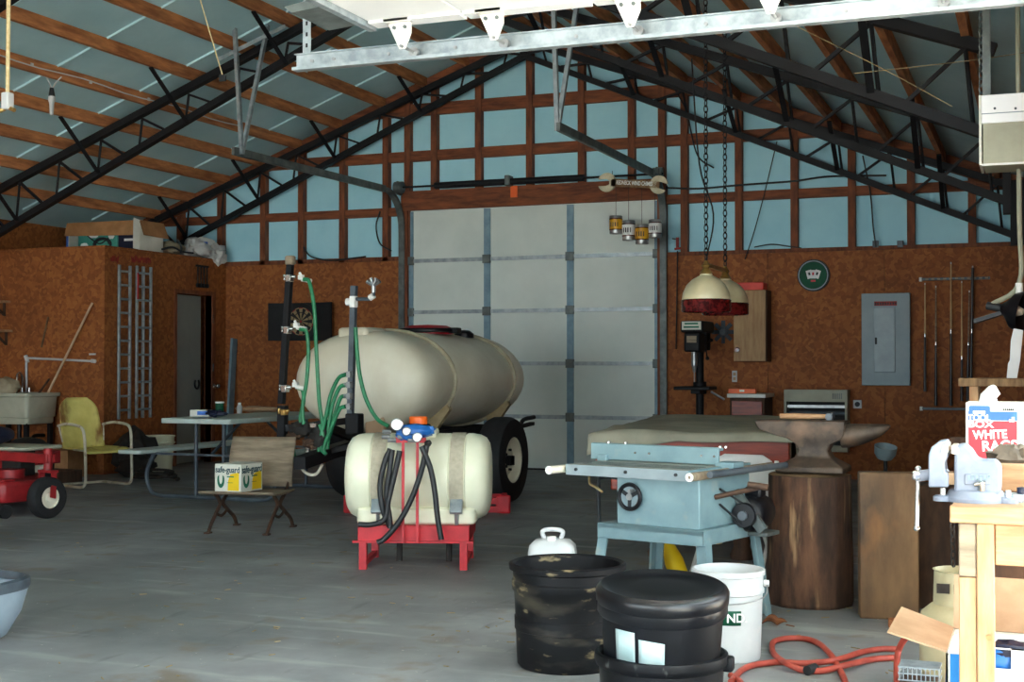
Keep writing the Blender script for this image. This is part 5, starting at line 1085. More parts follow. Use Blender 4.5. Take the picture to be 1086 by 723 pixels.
# timber block and boards behind
tk = thing('timber_block', 'tall weathered timber block standing on end right of the log', 'timber', (-.685, 6.70, 0), RAD(12))
MB().box((0, 0, .35), .275, .115, .70).build('block', 'timber', tk, world=False, bevel=.008, seg=3)
MB().box((.137, .01, .35), .004, .10, .69).build('sawn_side', 'dark_wood', tk, world=False)
single('wooden_plank', MB().quad([(-.58, 7.0, 0), (-.33, 7.05, 0), (-.34, 7.16, .62), (-.58, 7.12, .60)], .03), 'dark_wood', 'dark wide plank leaning behind the timber block', 'plank')
single('wood_offcut', MB().box((-.60, 6.46, .02), .12, .06, .04, Matrix.Rotation(.15, 3, 'Z')), 'lumber', 'small reddish wood offcut on the floor at the foot of the timber block', 'offcut', bevel=.004)
dl = thing('cup_lamp', 'pale grey cup on a dark stem behind the timber block', 'lamp', (at(939, 485, 8.6).x, 8.6, 0))
cx_ = at(939, 478, 8.6); MB().lathe([(.0, -.055), (.045, -.05), (.065, -.02), (.07, .03), (.066, .03), (.058, -.02), (0, -.045)], cx_, 28, (.15, -.25, 1)).build('cup', 'panel_grey', dl); MB().cyl((cx_.x, 8.6, 0), cx_+Vector((0, 0, -.045)), .012, 10).build('stem', 'ink', dl); MB().lathe([(0, 0), (.13, 0), (.13, .02), (0, .04)], (cx_.x, 8.6, 0), 24).build('stand_foot', 'ink', dl)
# ================================================================== FOREGROUND: tubs, bucket, jug, hose
t1 = thing('feed_tub', 'open black plastic tub streaked with dried mud behind the lidded tub', 'tub', (-1.795, 5.18, 0))
MB().lathe([(0, .008), (.19, .008), (.195, 0), (.205, .012), (.212, .15), (.216, .152), (.217, .2), (.213, .202), (.218, .30), (.226, .31), (.228, .345), (.222, .35), (.224, .385), (.238, .392), (.240, .412), (.228, .418), (.216, .41), (.212, .2), (.198, .02), (0, .018)], (-1.795, 5.18, 0), 56).build('tub_body', 'dirty_black', t1)
C2 = Vector((-1.205, 4.45, 0))
t2 = thing('outer_tub', 'scuffed black tub at the very front with a lidded tub nested in it', 'tub', C2)
MB().lathe([(0, .0), (.19, .0), (.2, .01), (.212, .2), (.221, .205), (.228, .222), (.226, .245), (.215, .25), (.205, .24), (.19, .02), (0, .015)], C2, 56).build('tub_body', 'scuffed_black', t2)
MB().box(C2+Vector((.225, .03, .215)), .035, .05, .05).build('rim_lug', 'scuffed_black', t2, bevel=.008)
t3 = thing('lidded_tub', 'black tub with a domed black lid and two pale labels nested in the front tub', 'tub', C2+Vector((0, 0, .03)))
MB().lathe([(0, .02), (.176, .02), (.183, .03), (.206, .40), (.20, .40), (0, .39)], C2, 56).build('tub_body', 'black_plastic', t3)
MB().lathe([(.205, .385), (.214, .385), (.220, .395), (.219, .425), (.223, .43), (.225, .462), (.218, .475), (.207, .482), (.195, .479), (.175, .470), (.1, .474), (0, .478)], C2, 64, caps=False).build('lid', 'lid_black', t3, label='glossy black snap-on lid with a raised rim')
for u0, u1, v0, v1, nm in ((653.5, 673, 660, 696, 'label'), (677, 704, 670, 699, 'label')):
    m = MB(); n = 7; vs = []; 
    for j in range(2):
        for i in range(n):
            u = u0+(u1-u0)*i/(n-1); v = (v0 if j else v1)+(1 if nm and (not j) else 0)*((u-u0)*.15)+(j*(u-u0)*.16)
            d = ray(u, v); r_ = .1985+.0008*0; a_ = d.x**2+d.y**2; b_ = -2*(d.x*C2.x+d.y*C2.y); c_ = C2.x**2+C2.y**2-r_*r_
            t = (-b_-sqrt(max(0, b_*b_-4*a_*c_)))/(2*a_); p = Vector((0, 0, EYE))+d*t
            rr = .183+(.206-.183)*(p.z-.03)/.37+.0012; q = Vector((p.x-C2.x, p.y-C2.y, 0)).normalized()*rr; vs.append(C2+q+Vector((0, 0, p.z)))
    m.add(vs, [(i, i+1, n+i+1, n+i) for i in range(n-1)]); m.build('paper_label', 'pale_label', t3, solid=.0008)
BC = Vector((at(769, 640, 5.5).x, 5.56, 0))
bk = thing('white_bucket', 'white plastic bucket with a green label behind the lidded tub', 'bucket', BC)
MB().lathe([(0, .006), (.125, .006), (.13, 0), (.133, .01), (.142, .27), (.149, .275), (.149, .29), (.143, .295), (.145, .345), (.152, .348), (.152, .368), (.143, .37), (.138, .34), (.125, .02), (0, .018)], BC, 48).build('bucket_body', 'white_plastic', bk)
for s in (1,):
    MB().cyl(BC+Vector((.142, .03, .31)), BC+Vector((.165, .035, .31)), .014, 12).build('handle_lug', 'white_plastic', bk)
MB().tube(spline([BC+Vector((.158, .034, .31)), BC+Vector((.163, -.05, .27)), BC+Vector((.10, -.13, .25)), BC+Vector((0, -.158, .24))], 6), .003, 6).build('handle', 'steel', bk)
vs = []; n = 8
for z_ in (.155, .215):
    for i in range(n):
        a = RAD(-118+62*i/(n-1)); r_ = .1325+.0415*(z_/1.15); r_ = .133+(.142-.133)*(z_-.01)/.26+.0012; vs.append(BC+Vector((r_*cos(a), r_*sin(a), z_)))
MB().add(vs, [(i, i+1, n+i+1, n+i) for i in range(n-1)]).build('green_label', 'green_dark', bk, solid=.0006)
a = RAD(-64); r_ = .1405; text('lettering', 'ND.', .05, 'paper', bk, BC+Vector((r_*cos(a)+.002, r_*sin(a)-.001, .185)), (-sin(a), cos(a), 0), (0, 0, 1), .001, bold=.001)
JC = at(586, 600, 6.2); JC.z = 0
jg = thing('white_jug', 'white square jug with a loop handle on the floor behind the open tub', 'jug', JC, RAD(14))
def sq(h, z_, r=.04): return [Vector((x, y, z_)) for x, y in rrect(-h, h, -h*.8, h*.8, r, 5)]
MB().loft([sq(.105, 0), sq(.115, .01), sq(.115, .3), sq(.11, .335), sq(.085, .36), sq(.05, .368, .03)]).build('jug_body', 'white_plastic', jg, world=False, sharp=60)
MB().tube(spline([(-.03, 0, .35), (-.048, 0, .385), (-.045, 0, .405), (0, 0, .412), (.045, 0, .405), (.048, 0, .385), (.03, 0, .35)], 5), .0115, 10).build('handle', 'white_plastic', jg, world=False)
MB().lathe([(0, 0), (.022, 0), (.022, .02), (0, .022)], (.0, -.045, .362), 18).build('cap', 'paper', jg, world=False)
t3.rotation_euler = (RAD(5.0), RAD(2.0), 0)
hz = .014
HPTS = [(952, 735, 0), (951, 705, .03), (955, 683, .06), (964, 671, .08), (972, 672, .10)]
hs_ = thing('air_hose', 'reddish orange hose looping over the floor in front of the log', 'hose', onz(850, 690))
def gp(l): return [onz(u, v, hz+(w if w else 0)) for u, v, w in l]
main = [(775, 723, 0), (786, 711, 0), (800, 705, 0), (825, 702, 0), (855, 703, 0), (885, 700, .012), (915, 691, 0), (935, 688, 0), (951, 688, 0)]
loop = [(953, 697, 0), (925, 699, 0), (898, 705, .012), (872, 711, 0), (850, 710, 0), (832, 702, .016), (820, 692, 0), (820, 681, 0), (832, 677, 0), (852, 677, 0), (868, 682, 0), (880, 693, .02), (888, 705, .0), (896, 722, 0), (900, 740, 0)]
tail = [(868, 701, .03), (880, 703, .03), (893, 711, 0), (880, 722, 0), (868, 731, 0)]
up = [(952, 740, 0), (951, 712, .02), (952, 694, .06), (957, 681, .11), (966, 672, .15), (975, 674, .16)]
for l in (main, loop, up): MB().tube(spline(gp(l), 8), .0125, 10).build('hose_run', 'red_hose', hs_)
tl2 = [(775, 716, 0), (784, 722, 0), (792, 735, 0)]
MB().tube(spline(gp(tl2), 6), .0125, 10).build('hose_run', 'red_hose', hs_)
p, q = onz(856, 711, .02), onz(864, 708, .02); MB().cyl(p, q, .019, 12).build('hose_coupling', 'ink', hs_)
lf = thing('dead_leaf', 'curled brown dead leaf on the floor in front of the log', 'leaf', onz(822, 663))
lp0 = onz(821, 664); vs, fs = grid(9, 7, lambda u, v: lp0+Vector(((u-.5)*.12, (v-.5)*.055*sin(pi*min(1, max(.05, u)))*1.0+.01*(u-.5), .006+.05*(abs(v-.5)*1.6)**2*sin(pi*u)+.018*abs(sin(u*5)))))
MB().add(vs, fs, True).build('leaf_blade', 'leaf', lf, solid=.002); MB().tube([lp0+Vector((.055, 0, .012)), lp0+Vector((.095, -.01, .008))], .003, 6).build('leaf_stem', 'leaf', lf)
m = MB()
for i in range(150):
    u, v = rnd.uniform(60, 960), rnd.uniform(575, 735)
    p = onz(u, v, .003); a = rnd.uniform(0, pi); L = rnd.uniform(.006, .045)
    if (p-Vector((-1.7, 5.2, 0))).length < .3 or (p-C2).length < .3: continue
    m.beam(p-Vector((cos(a), sin(a), 0))*L/2, p+Vector((cos(a), sin(a), 0))*L/2, .004, .003)
s_ = m.build('floor_litter', 'straw', None); s_['kind'] = 'stuff'; tag(s_, 'bits of straw and chaff strewn over the concrete floor', 'straw')
# ================================================================== the workbench in the doorway
BZ_ = .845; BX0 = -.226; BY0 = 3.77
wb_ = thing('workbench', 'rough pale timber workbench in the doorway carrying the grey vise', 'workbench', (.05, 4.6, 0))
MB().bx(BX0, .42, BY0, BY0+.04, BZ_-.045, BZ_).build('front_board', 'pale_wood_x', wb_, bevel=.004)
for i in range(5): MB().bx(BX0+.004, .42, BY0+.042+i*.29, BY0+.328+i*.29, BZ_-.04, BZ_).build('top_board', 'pale_wood_x', wb_, bevel=.003)
lx0, lx1, lx2 = BX0+.022, BX0+.066, BX0+.112
MB().bx(lx0, lx1, BY0+.01, BY0+.10, 0, BZ_-.19).build('leg', 'pale_wood', wb_, bevel=.003); MB().bx(lx1+.002, lx2, BY0+.006, BY0+.045, 0, BZ_-.045).build('leg', 'pale_wood', wb_, bevel=.003)
MB().bx(lx0, lx1, BY0+.01, BY0+.10, BZ_-.188, BZ_-.046).build('leg_block', 'grey_wood', wb_, bevel=.004)
MB().cyl(((lx1+lx2)/2+.01, BY0+.007, .50), ((lx1+lx2)/2+.01, BY0+.002, .50), .008, 12).build('wood_knot', 'lumber', wb_)
MB().bx(lx2+.002, .42, BY0+.02, BY0+.05, BZ_-.155, BZ_-.046).build('apron', 'pale_wood_x', wb_, bevel=.003)
MB().bx(lx0, lx1, 5.1, 5.19, 0, BZ_-.04).build('leg', 'pale_wood', wb_); MB().bx(.36, .41, 5.1, 5.19, 0, BZ_-.04).build('leg', 'pale_wood', wb_); MB().bx(.36, .41, BY0+.05, BY0+.14, 0, BZ_-.04).build('leg', 'pale_wood', wb_)
MB().bx(lx0, .41, 5.02, 5.08, .5, .60).build('back_rail', 'old_wood', wb_); MB().bx(lx0, lx1-.01, BY0+.1, 5.1, .62, .70).build('side_rail', 'old_wood', wb_)
MB().bx(lx1, .41, 4.45, 4.47, .55, .63).build('inner_board', 'dark_wood', wb_)
# vise
VY = 3.93
vi = thing('bench_vise', 'big grey bench vise with open jaws bolted to the workbench', 'vise', (-.14, VY, BZ_))
def vp(u, v, dy=0): return at(u, v, VY+dy)
def vprism(pts, y0, y1): 
    P = [at(u, v, VY) for u, v in pts]; o = P[0]
    return MB().prism([(p.x-o.x, p.z-o.z) for p in P], (o.x, y0, o.z), (1, 0, 0), (0, 0, 1), (0, y1-y0, 0))
MB().lathe([(.085, 0), (.085, .012), (.078, .016), (.07, .03), (.06, .034), (0, .034)], (at(1035, 540, VY).x, VY, BZ_), 40, caps=False).build('swivel_base', 'vise', vi, bevel=.002)
for dx_ in (-.085, .085):
    MB().lathe([(.026, 0), (.026, .012), (.02, .016), (0, .016)], (at(1035, 540, VY).x+dx_, VY-.03, BZ_), 20).build('base_ear', 'vise', vi); MB().cyl((at(1035, 540, VY).x+dx_, VY-.03, BZ_+.012), (at(1035, 540, VY).x+dx_, VY-.03, BZ_+.035), .008, 8).build('base_bolt', 'chrome', vi)
vprism([(1013, 520), (1013, 478), (1016, 471), (1024, 470), (1031, 476), (1036, 484), (1040, 487), (1056, 487), (1062, 493), (1062, 520), (1056, 524), (1018, 524)], VY-.05, VY+.05).build('fixed_jaw_body', 'vise', vi, bevel=.008, seg=3)
vprism([(986, 515), (986, 482), (989, 473), (997, 467), (1005, 466), (1007, 472), (1006, 482), (1003, 490), (1004, 499), (1007, 501), (1007, 515)], VY-.05, VY+.05).build('moving_jaw', 'vise', vi, bevel=.008, seg=3)
vprism([(1006, 513), (1006, 500), (1014, 500), (1014, 513)], VY-.03, VY+.03).build('slide_bar', 'kraft', vi, bevel=.003)
vprism([(999, 479), (1001, 470), (1007, 469), (1007, 478), (1004, 480)], VY-.054, VY+.054).build('jaw_plate', 'vise_face', vi, bevel=.002); vprism([(1010, 480), (1010, 471), (1016, 471), (1019, 478), (1016, 481)], VY-.054, VY+.054).build('jaw_plate', 'vise_face', vi, bevel=.002)
vprism([(1024, 512), (1024, 501), (1051, 501), (1051, 512)], VY-.054, VY-.049).build('name_plate', 'vise', vi, bevel=.002)
m = MB()
for i in range(6):
    c_ = at(1027.5+i*4.2, 506.5, VY-.0545); m.box(c_, .006, .002, .014).box(c_+Vector((.0022, 0, .004 if i % 2 else -.004)), .006, .002, .003)
m.build('cast_letters', 'panel_grey', vi)
a_, b_ = vp(986, 503), vp(971, 505); MB().cyl(a_, b_, .016, 14).build('screw_boss', 'vise', vi)
hd = b_; MB().box(vp(972.5, 504), .026, .03, .026).build('screw_head', 'chrome', vi, bevel=.006)
MB().cyl(vp(973.5, 500, -.0), vp(972, 560, -.0), .0062, 12).blob(vp(973.6, 497), .009, .009, .009, 0, 1, 1, 12).blob(vp(972, 560), .009, .009, .009, 0, 1, 1, 12).build('handle_bar', 'chrome', vi)
MB().cyl(vp(1041, 520, -.055), vp(1041, 510, -.06), .011, 12).cyl(vp(1033, 514, -.066), vp(1043, 512, -.062), .0055, 8).build('lock_lever', 'chrome', vi)
# dirt, glove and scraps on the bench
single('wood_block', MB().box((at(1075, 507, 4.25).x+.06, 4.25, BZ_+.042), .22, .07, .08), 'pale_wood_x', 'pale wood block lying on the workbench behind the vise', 'block', bevel=.004)
single('leather_glove', MB().blob((at(1068, 482, 4.35).x+.02, 4.42, BZ_+.062), .085, .07, .062, .35, 3, 4, 26).blob((at(1050, 488, 4.35).x, 4.42, BZ_+.045), .06, .04, .03, .3, 3, 7, 18).blob((at(1075, 490, 4.35).x+.03, 4.42, BZ_+.05), .09, .06, .04, .3, 3, 9, 18), 'cloth_brown', 'crumpled brown leather glove heaped on the workbench before the rag box', 'glove')
dt = thing('grease_tin', 'small grey tin and dark cap at the right end of the bench front', 'tin', (at(1078, 530, 3.95).x, 3.95, BZ_)); c_ = Vector((at(1076, 530, 3.95).x, 3.95, BZ_)); MB().lathe([(0, 0), (.035, 0), (.036, .002), (.036, .022), (0, .024)], c_, 24).build('tin_body', 'galv', dt); MB().lathe([(0, .024), (.014, .024), (.014, .04), (0, .042)], c_+Vector((.02, -.01, 0)), 16).build('dark_cap', 'navy', dt)
# the rag box
RY = 4.95; ra, rb = at(1026, 429, RY), at(1083.5, 486, RY); RX0, RX1, RZ1 = at(1024, 429, RY).x, at(1085, 429, RY).x, at(1040, 427, RY).z
rg = thing('rag_box', 'red, white and blue box of white rags standing on the workbench', 'box', ((RX0+RX1)/2, RY+.1, BZ_))
MB().bx(RX0, RX1, RY, RY+.2, BZ_, RZ1).build('carton', 'carton_white', rg, bevel=.002)
def rp_(u0, v0, u1, v1, mm, nm, k=1):
    a, b_ = at(u0, v0, RY), at(u1, v1, RY); return MB().bx(a.x, b_.x, RY-.001-.0008*k, RY-.0002, b_.z, a.z).build(nm, mm, rg)
rp_(1027, 446, 1079, 499, 'ink_red', 'red_panel', 1); rp_(1027, 436, 1079, 446, 'ink_blue', 'blue_band', 1)
MB().prism([(a, b_) for a, b_ in rrect(0, at(1050, 430, RY).x-at(1027.5, 430, RY).x, 0, at(1027, 430, RY).z-at(1027, 440, RY).z, .006)], (at(1027.5, 430, RY).x, RY-.001, at(1027.5, 440, RY).z), (1, 0, 0), (0, 0, 1), (0, -.0014, 0)).build('blue_tab', 'ink_blue', rg)
def rt(s_, u, v, size, mm, sx=1.0, bold=.001, tilt=0): 
    return text('lettering', s_, size, mm, rg, at(u, v, RY)+Vector((0, -.0035, 0)), (cos(tilt), 0, sin(tilt)), (-sin(tilt), 0, cos(tilt)), .0008, bold=bold, sx=sx)
rp_(1032, 435.5, 1045, 438.5, 'paper', 'brand_patch', 3)
rt('TOOL', 1038.5, 443, .030, 'paper', .9); rt('BOX', 1040, 450, .032, 'paper', 1.25)
rt('WHITE', 1050, 461, .042, 'paper', .85, .0014, .05); rt('RAGS', 1060, 473, .050, 'paper', .95, .0014, .05)
for i in range(6): rp_(1063.5+i*2.1, 433.2, 1065+i*2.1, 435.2, 'ink', 'count_mark', 2)
rp_(1070, 442, 1076, 447.5, 'paper', 'flag_patch', 3); rp_(1070, 442, 1073, 444.5, 'ink_blue', 'flag_canton', 4)
for i in range(2): rp_(1070, 445+i*1.4, 1076, 445.7+i*1.4, 'ink_red', 'flag_stripe', 4)
tz = Vector((at(1047, 427, RY).x, RY+.08, RZ1-.005))
MB().loft([[tz+Vector((.035*cos(a)*k+ox, .03*sin(a)*k, z_)) for a in [2*pi*i/12 for i in range(12)]] for k, ox, z_ in ((1.0, 0, 0), (.8, .0, .02), (.95, .008, .035), (.6, .012, .05), (.35, .015, .062), (.1, .016, .066))], smooth=False).build('rag_tuft', 'white_cloth', rg, label='white rag pulled up out of the box')
# open timber shelf behind the box
SY = 6.6; sa = at(1016, 405, SY)
fs_ = thing('timber_rack', 'rough open timber rack behind the rag box', 'rack', (-.12, SY+.15, 0))
MB().bx(at(1016, 405, SY).x, .0, SY, SY+.3, at(1016, 407, SY).z-.012, at(1016, 401, SY).z).build('top_board', 'old_wood', fs_, bevel=.004)
px_ = at(1031, 420, SY).x; MB().bx(px_-.014, px_+.026, SY+.02, SY+.06, 0, at(1016, 406, SY).z).build('post', 'pale_wood', fs_); MB().bx(px_-.014, px_+.026, SY+.24, SY+.28, 0, at(1016, 406, SY).z).build('post', 'old_wood', fs_); MB().bx(-.04, -.005, SY+.02, SY+.06, 0, at(1016, 406, SY).z).build('post', 'old_wood', fs_)
MB().bx(px_-.014, 0, SY+.01, SY+.29, .70, .73).build('lower_board', 'old_wood', fs_); MB().bx(px_-.1, .0, SY+.0, SY+.02, .80, .88).build('rail', 'dark_wood', fs_)
ty = SY+.12; tz0 = at(1016, 401, SY).z
single('foam_strip', vprism([(1067, 402), (1069, 386), (1071, 383), (1072, 362), (1075, 349), (1085, 351), (1082, 382), (1078, 402)], ty, ty+.03) if 0 else MB().prism([(p.x, p.z) for p in [at(u, v, ty) for u, v in ((1067.5, 402.5), (1069, 386), (1071, 383), (1072, 362), (1075, 349), (1085, 351), (1082, 382), (1078.5, 402.5))]], (0, ty, .004), (1, 0, 0), (0, 0, 1), (0, .03, 0)), 'white_plastic', 'torn white foam strip standing on the timber rack', 'strip')
cl = thing('clamp_lamp', 'black reflector lamp hung on a pale cord above the timber rack', 'lamp', at(1080, 330, 6.9))
lc_ = at(1075, 329, 6.9); ax_ = Vector((.93, -.30, -.2)).normalized()
MB().lathe([(.02, -.06), (.03, -.05), (.045, -.03), (.085, .0), (.105, .05), (.1, .05), (.08, .004), (.03, -.015), (0, -.03)], lc_, 32, ax_, caps=False).build('reflector', 'black_plastic', cl); MB().lathe([(0, -.02), (.022, -.01), (.026, .02), (.015, .045), (0, .05)], lc_, 20, ax_).build('bulb', 'poly_tank', cl)
MB().cyl(lc_-ax_*.05, lc_-ax_*.13, .02, 12).build('socket', 'ink', cl); cb_ = at(1081, 300, 6.9); MB().tube(spline([lc_-ax_*.12, cb_, at(1081, 226, 6.9), Vector((cb_.x, 6.9, roofz(cb_.x)-.1))], 5), .012, 8).build('pale_cord', 'heater', cl); MB().cyl(cb_, cb_+Vector((0, 0, -.06)), .018, 10).build('cord_connector', 'paper', cl)
MB().beam(lc_+Vector((-.18, .05, -.05)), lc_+Vector((-.02, .03, 0)), .07, .02).build('clamp_handle', 'black_plastic', cl); 
# the white box under the truss
wx0, wy = at(1041, 130, 6.7).x, 6.7
wbx = thing('hanging_box', 'white sheet metal box hung high under the trusses at the right edge', 'box', (wx0+.1, wy+.1, at(1041, 175, 6.7).z))
zt_, zm_, zb_ = at(1041, 101, wy).z, at(1041, 131, wy).z, at(1041, 175, wy).z
MB().bx(wx0, .0, wy, wy+.3, zm_, zt_).build('front_band', 'door_white', wbx, bevel=.004)
MB().prism([(wy+.012, zb_), (wy+.3, zb_), (wy+.3, zm_), (wy+.012, zm_)], (wx0+.006, 0, 0), (0, 1, 0), (0, 0, 1), (-wx0-.006, 0, 0)).build('lower_panel', 'heater', wbx)
MB().bx(wx0-.012, wx0, wy+.0, wy+.3, zb_, zt_).build('end_trim', 'carton_white', wbx); MB().bx(wx0, 0, wy, wy+.014, zb_-.004, zb_+.006).build('bottom_trim', 'paper', wbx)
for u in (1055, 1077): c_ = at(u, 115, wy); MB().cyl(c_, c_+Vector((0, -.006, 0)), .006, 8).build('screw', 'leg_grey', wbx)
MB().bx(wx0, 0, wy-.002, wy, (zt_+zm_)/2-.024, (zt_+zm_)/2-.02).build('seam_line', 'panel_grey', wbx)
for y_ in (wy+.04, wy+.26): MB().beam((wx0+.02, y_, zt_), (wx0+.02, y_, roofz(wx0)-.1), .03, .005, (0, 1, 0)).build('hanger_strap', 'dark_galv', wbx)
chain((wx0-.006, wy+.12, zt_), (wx0-.004, wy+.12, roofz(wx0)-.1), .016, .004).build('chain', 'dark_galv', wbx)
# roof wires on the right
w1 = [at(u, v, 7.4) for u, v in ((845, 28), (940, 75), (1010, 113))]; single('roof_wire', MB().tube(spline(w1, 5), .0022, 6), 'straw', 'thin pale wire stretched down the right roof slope', 'wire')
w2 = [at(u, v, 7.5) for u, v in ((905, 78), (960, 72), (1030, 64), (1092, 55))]; single('roof_wire', MB().tube(spline(w2, 5), .0022, 6), 'straw', 'thin pale wire crossing the right roof above the white hanging box', 'wire')
# ================================================================== under the bench
pg = thing('propane_tank', 'beige propane cylinder behind the workbench leg', 'propane tank', (at(1006, 640, 5.15).x, 5.15, 0))
gc = Vector((at(1017, 640, 5.25).x, 5.25, 0))
MB().lathe([(.11, 0), (.115, .0), (.115, .03), (.10, .04), (.135, .07), (.142, .10), (.142, .26), (.135, .30), (.10, .33), (.05, .345), (0, .348)], gc, 40).build('cylinder', 'propane', pg)
MB().lathe([(.088, .325), (.092, .325), (.088, .455), (.094, .46), (.086, .462), (.084, .455), (.088, .325)], gc, 32).build('collar', 'propane', pg); MB().cyl(gc+Vector((0, 0, .34)), gc+Vector((0, 0, .42)), .02, 12).cyl(gc+Vector((-.03, -.02, .39)), gc+Vector((.03, -.02, .39)), .014, 10).build('valve', 'brass', pg)
hl = MB()
for s in (-1, 1): hl.box(gc+Vector((s*.03-.02, -.0885, .40)), .045, .008, .035)
hl.build('collar_slot', 'grime', pg)
cbx = thing('blue_white_carton', 'blue and white open carton with brown flaps under the workbench', 'box', (-.1, 4.5, 0))
cx0, cx1, cy0, cy1, cz = -.255, .1, 4.02, 4.4, .40
cx0 = at(1003, 690, cy0).x
MB().bx(cx0, cx1, cy0, cy0+.006, 0, cz).bx(cx0, cx0+.006, cy0, cy1, 0, cz).bx(cx1-.006, cx1, cy0, cy1, 0, cz).bx(cx0, cx1, cy1-.006, cy1, 0, cz).bx(cx0, cx1, cy0, cy1, 0, .006).build('box_walls', 'carton_white', cbx)
MB().bx(cx0+.012, cx1-.01, cy0-.002, cy0, 0, at(1008, 693, cy0).z).build('blue_print', 'cyan', cbx); MB().bx(cx0-.002, cx0, cy0+.02, cy1-.02, 0, cz-.06).build('side_print', 'blue', cbx)
MB().quad([(cx0, cy0+.01, cz), (cx0, cy1, cz), (cx0-.16, cy1+.02, cz+.05), (cx0-.165, cy0+.03, cz+.04)], .005).build('flap', 'kraft', cbx); MB().quad([(cx0, cy1, cz), (cx1+.2, cy1, cz), (cx1+.2, cy1+.06, cz+.15), (cx0, cy1+.05, cz+.16)], .005).build('flap', 'kraft', cbx)
MB().loft([[Vector((x, cy0+.01, z_)) for x, z_ in ((cx0+.004, cz-.0), (cx0+.02, cz+.05), (cx0+.05, cz+.062), (cx1, cz+.062), (cx1, cz))], [Vector((x, cy0+.016, z_)) for x, z_ in ((cx0+.004, cz-.0), (cx0+.02, cz+.05), (cx0+.05, cz+.062), (cx1, cz+.062), (cx1, cz))]], smooth=False).build('white_liner', 'paper', cbx)
wbk = thing('white_basket', 'white plastic basket with an oval hand hole full of odds and ends under the bench', 'basket', (.02, 3.93, .25))
qx0, qx1, qy0, qz = -.12, .25, 3.90, .42
q0 = at(1046, 690, qy0).x
MB().prism([(q0, .10), (qx1, .10), (qx1, .395), (q0, .395)], (0, qy0+.075, 0), (1, 0, 0), (0, 0, 1), (0, .004, 0)).build('back_wall', 'paper', wbk)
ht_ = at(1060, 698, qy0); HW, HH = .052, .016
m = MB(); zt2 = at(1060, 693, qy0).z
m.bx(q0, qx1, qy0, qy0+.006, ht_.z+.028, zt2+.012).bx(q0, qx1, qy0, qy0+.006, .08, ht_.z-.028).bx(q0, ht_.x-.052, qy0, qy0+.006, ht_.z-.028, ht_.z+.028).bx(ht_.x+.03, qx1, qy0, qy0+.006, ht_.z-.028, ht_.z+.028).bx(q0, qx1, qy0, qy0+.078, .08, .086).bx(q0, q0+.004, qy0, qy0+.078, .086, .3).bx(q0, qx1, qy0+.0, qy0+.07, 0, .08)
m.build('front_wall', 'white_plastic', wbk)
so_ = thing('blue_rags', 'blue and grey rags heaped inside the white basket', 'rag', (ht_.x, qy0+.04, .1)); MB().blob((ht_.x-.01, qy0+.04, ht_.z-.01), .07, .028, .04, .3, 3, 5).build('rag', 'blue', so_); MB().blob((ht_.x+.035, qy0+.04, zt2+.005), .07, .028, .025, .3, 3, 8).build('dark_rag', 'navy', so_)
kb = thing('kraft_panel', 'flat brown cardboard sheet standing behind the bench front', 'cardboard', (.1, 4.75, 0)); MB().bx(at(1047, 620, 4.6).x, .36, 4.6, 4.612, 0, at(1060, 622, 4.6).z).build('sheet', 'kraft', kb)
jc_ = thing('mesh_basket', 'small grey wire lidded crate of jars on the floor beside the carton', 'crate', (at(975, 720, 4.55).x, 4.6, 0))
jx, jy = at(975, 715, 4.55).x, 4.58
m = MB()
for i in range(9): m.bx(jx-.06+i*.015, jx-.056+i*.015, jy-.05, jy+.05, .235, .24)
for i in range(7): m.bx(jx-.062, jx+.062, jy-.05+i*.016, jy-.046+i*.016, .24, .244)
for z_ in (.2, .221, .242): m.bx(jx-.065, jx+.065, jy-.055, jy-.051, z_-.003, z_+.001).bx(jx-.065, jx-.061, jy-.05, jy+.05, z_-.003, z_+.001).bx(jx+.061, jx+.065, jy-.05, jy+.05, z_-.003, z_+.001)
for i in range(10): m.bx(jx-.063+i*.0138, jx-.060+i*.0138, jy-.054, jy-.051, .2, .242)
m.build('wire_lid', 'galv', jc_)
MB().bx(jx-.055, jx+.055, jy-.045, jy+.045, 0, .2).build('crate_body', 'dark_wood', jc_); MB().box((jx+.02, jy-.046, .11), .04, .004, .1).build('red_label', 'shade_red', jc_)
jr = thing('glass_jar', 'clear glass jar on the floor left of the wire lidded crate', 'jar', (jx-.085, jy-.02, 0)); MB().lathe([(0, 0), (.027, 0), (.03, .01), (.03, .11), (.022, .13), (.022, .145), (0, .147)], (jx-.1, jy-.02, 0), 24).build('jar_body', 'glass', jr); MB().lathe([(.0235, .13), (.025, .13), (.025, .15), (0, .152)], (jx-.1, jy-.02, 0), 20).build('lid', 'galv', jr)
pn = thing('pale_bowl', 'pale yellow bowl rim at the bottom edge below the glass jar', 'bowl', (at(978, 730, 4.4).x, 4.4, 0)); MB().lathe([(0, .004), (.03, .004), (.03, 0), (.05, .05), (.055, .105), (.049, .105), (.04, .03), (0, .012)], (at(978, 730, 4.3).x, 4.33, .0), 28).build('bowl', 'rope', pn)
ch_ = thing('hanging_chain', 'dark chain hanging off the back corner of the workbench by the vise', 'chain', at(1009, 560, 4.2)); chain(at(1010, 545, 4.15), at(1011, 600, 4.2), .011, .003).build('links', 'grime', ch_)
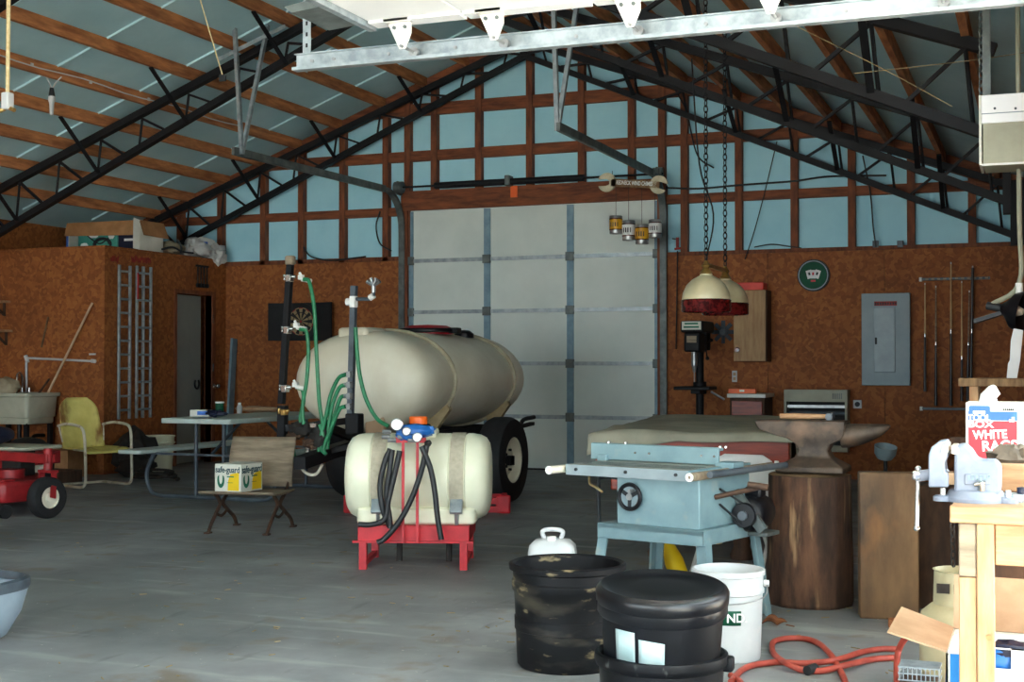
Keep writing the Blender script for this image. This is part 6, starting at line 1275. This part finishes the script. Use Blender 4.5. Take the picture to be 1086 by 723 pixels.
# ------------------------------------------------------------------ light: daylight through the right doorway and an added opening behind the camera
sc = bpy.context.scene
w = bpy.data.worlds.new('sky'); sc.world = w; w.use_nodes = True
bg = w.node_tree.nodes['Background']; bg.inputs['Color'].default_value = (.80, .93, 1.0, 1); bg.inputs['Strength'].default_value = 5.0
su = bpy.data.lights.new('sun', 'SUN'); su.energy = 30; su.angle = RAD(.6); su.color = (1, .95, .86)
so = bpy.data.objects.new('sun', su); COL.objects.link(so)
so.rotation_euler = Vector((-.5, .2, -1.0)).to_track_quat('-Z', 'Y').to_euler()
po = bpy.data.lights.new('doorway_portal', 'AREA'); po.shape = 'RECTANGLE'; po.size = OY1-OY0; po.size_y = OZ; po.cycles.is_portal = True
pp = bpy.data.objects.new('doorway_portal', po); COL.objects.link(pp); pp.location = (.1, (OY0+OY1)/2, OZ/2)
pp.rotation_euler = Matrix(((0, 0, 1), (1, 0, 0), (0, 1, 0))).to_euler()
po2 = bpy.data.lights.new('added_end_portal', 'AREA'); po2.shape = 'RECTANGLE'; po2.size = FX1-FX0; po2.size_y = FZ; po2.cycles.is_portal = True  # guides sky sampling through the opening added behind the camera
pq = bpy.data.objects.new('added_end_portal', po2); COL.objects.link(pq); pq.location = ((FX0+FX1)/2, -4.15, FZ/2); pq.rotation_euler = (RAD(90), 0, 0)
cam = bpy.data.cameras.new('camera'); co = bpy.data.objects.new('camera', cam); COL.objects.link(co)
cam.sensor_width = 36; cam.sensor_fit = 'HORIZONTAL'; cam.lens = FPX*36/1086; cam.clip_start = .02; cam.clip_end = 100
co.matrix_world = Matrix(((_r.x, -_d.x, -_f.x, 0), (_r.y, -_d.y, -_f.y, 0), (_r.z, -_d.z, -_f.z, EYE), (0, 0, 0, 1)))
sc.camera = co
sc.view_settings.view_transform = 'Standard'; sc.view_settings.look = 'None'; sc.view_settings.gamma = 1; sc.view_settings.use_curve_mapping = False
sc.view_settings.exposure = 0.82
sc.cycles.use_denoising = True; sc.cycles.max_bounces = 10; sc.cycles.diffuse_bounces = 8; sc.cycles.sample_clamp_indirect = 12
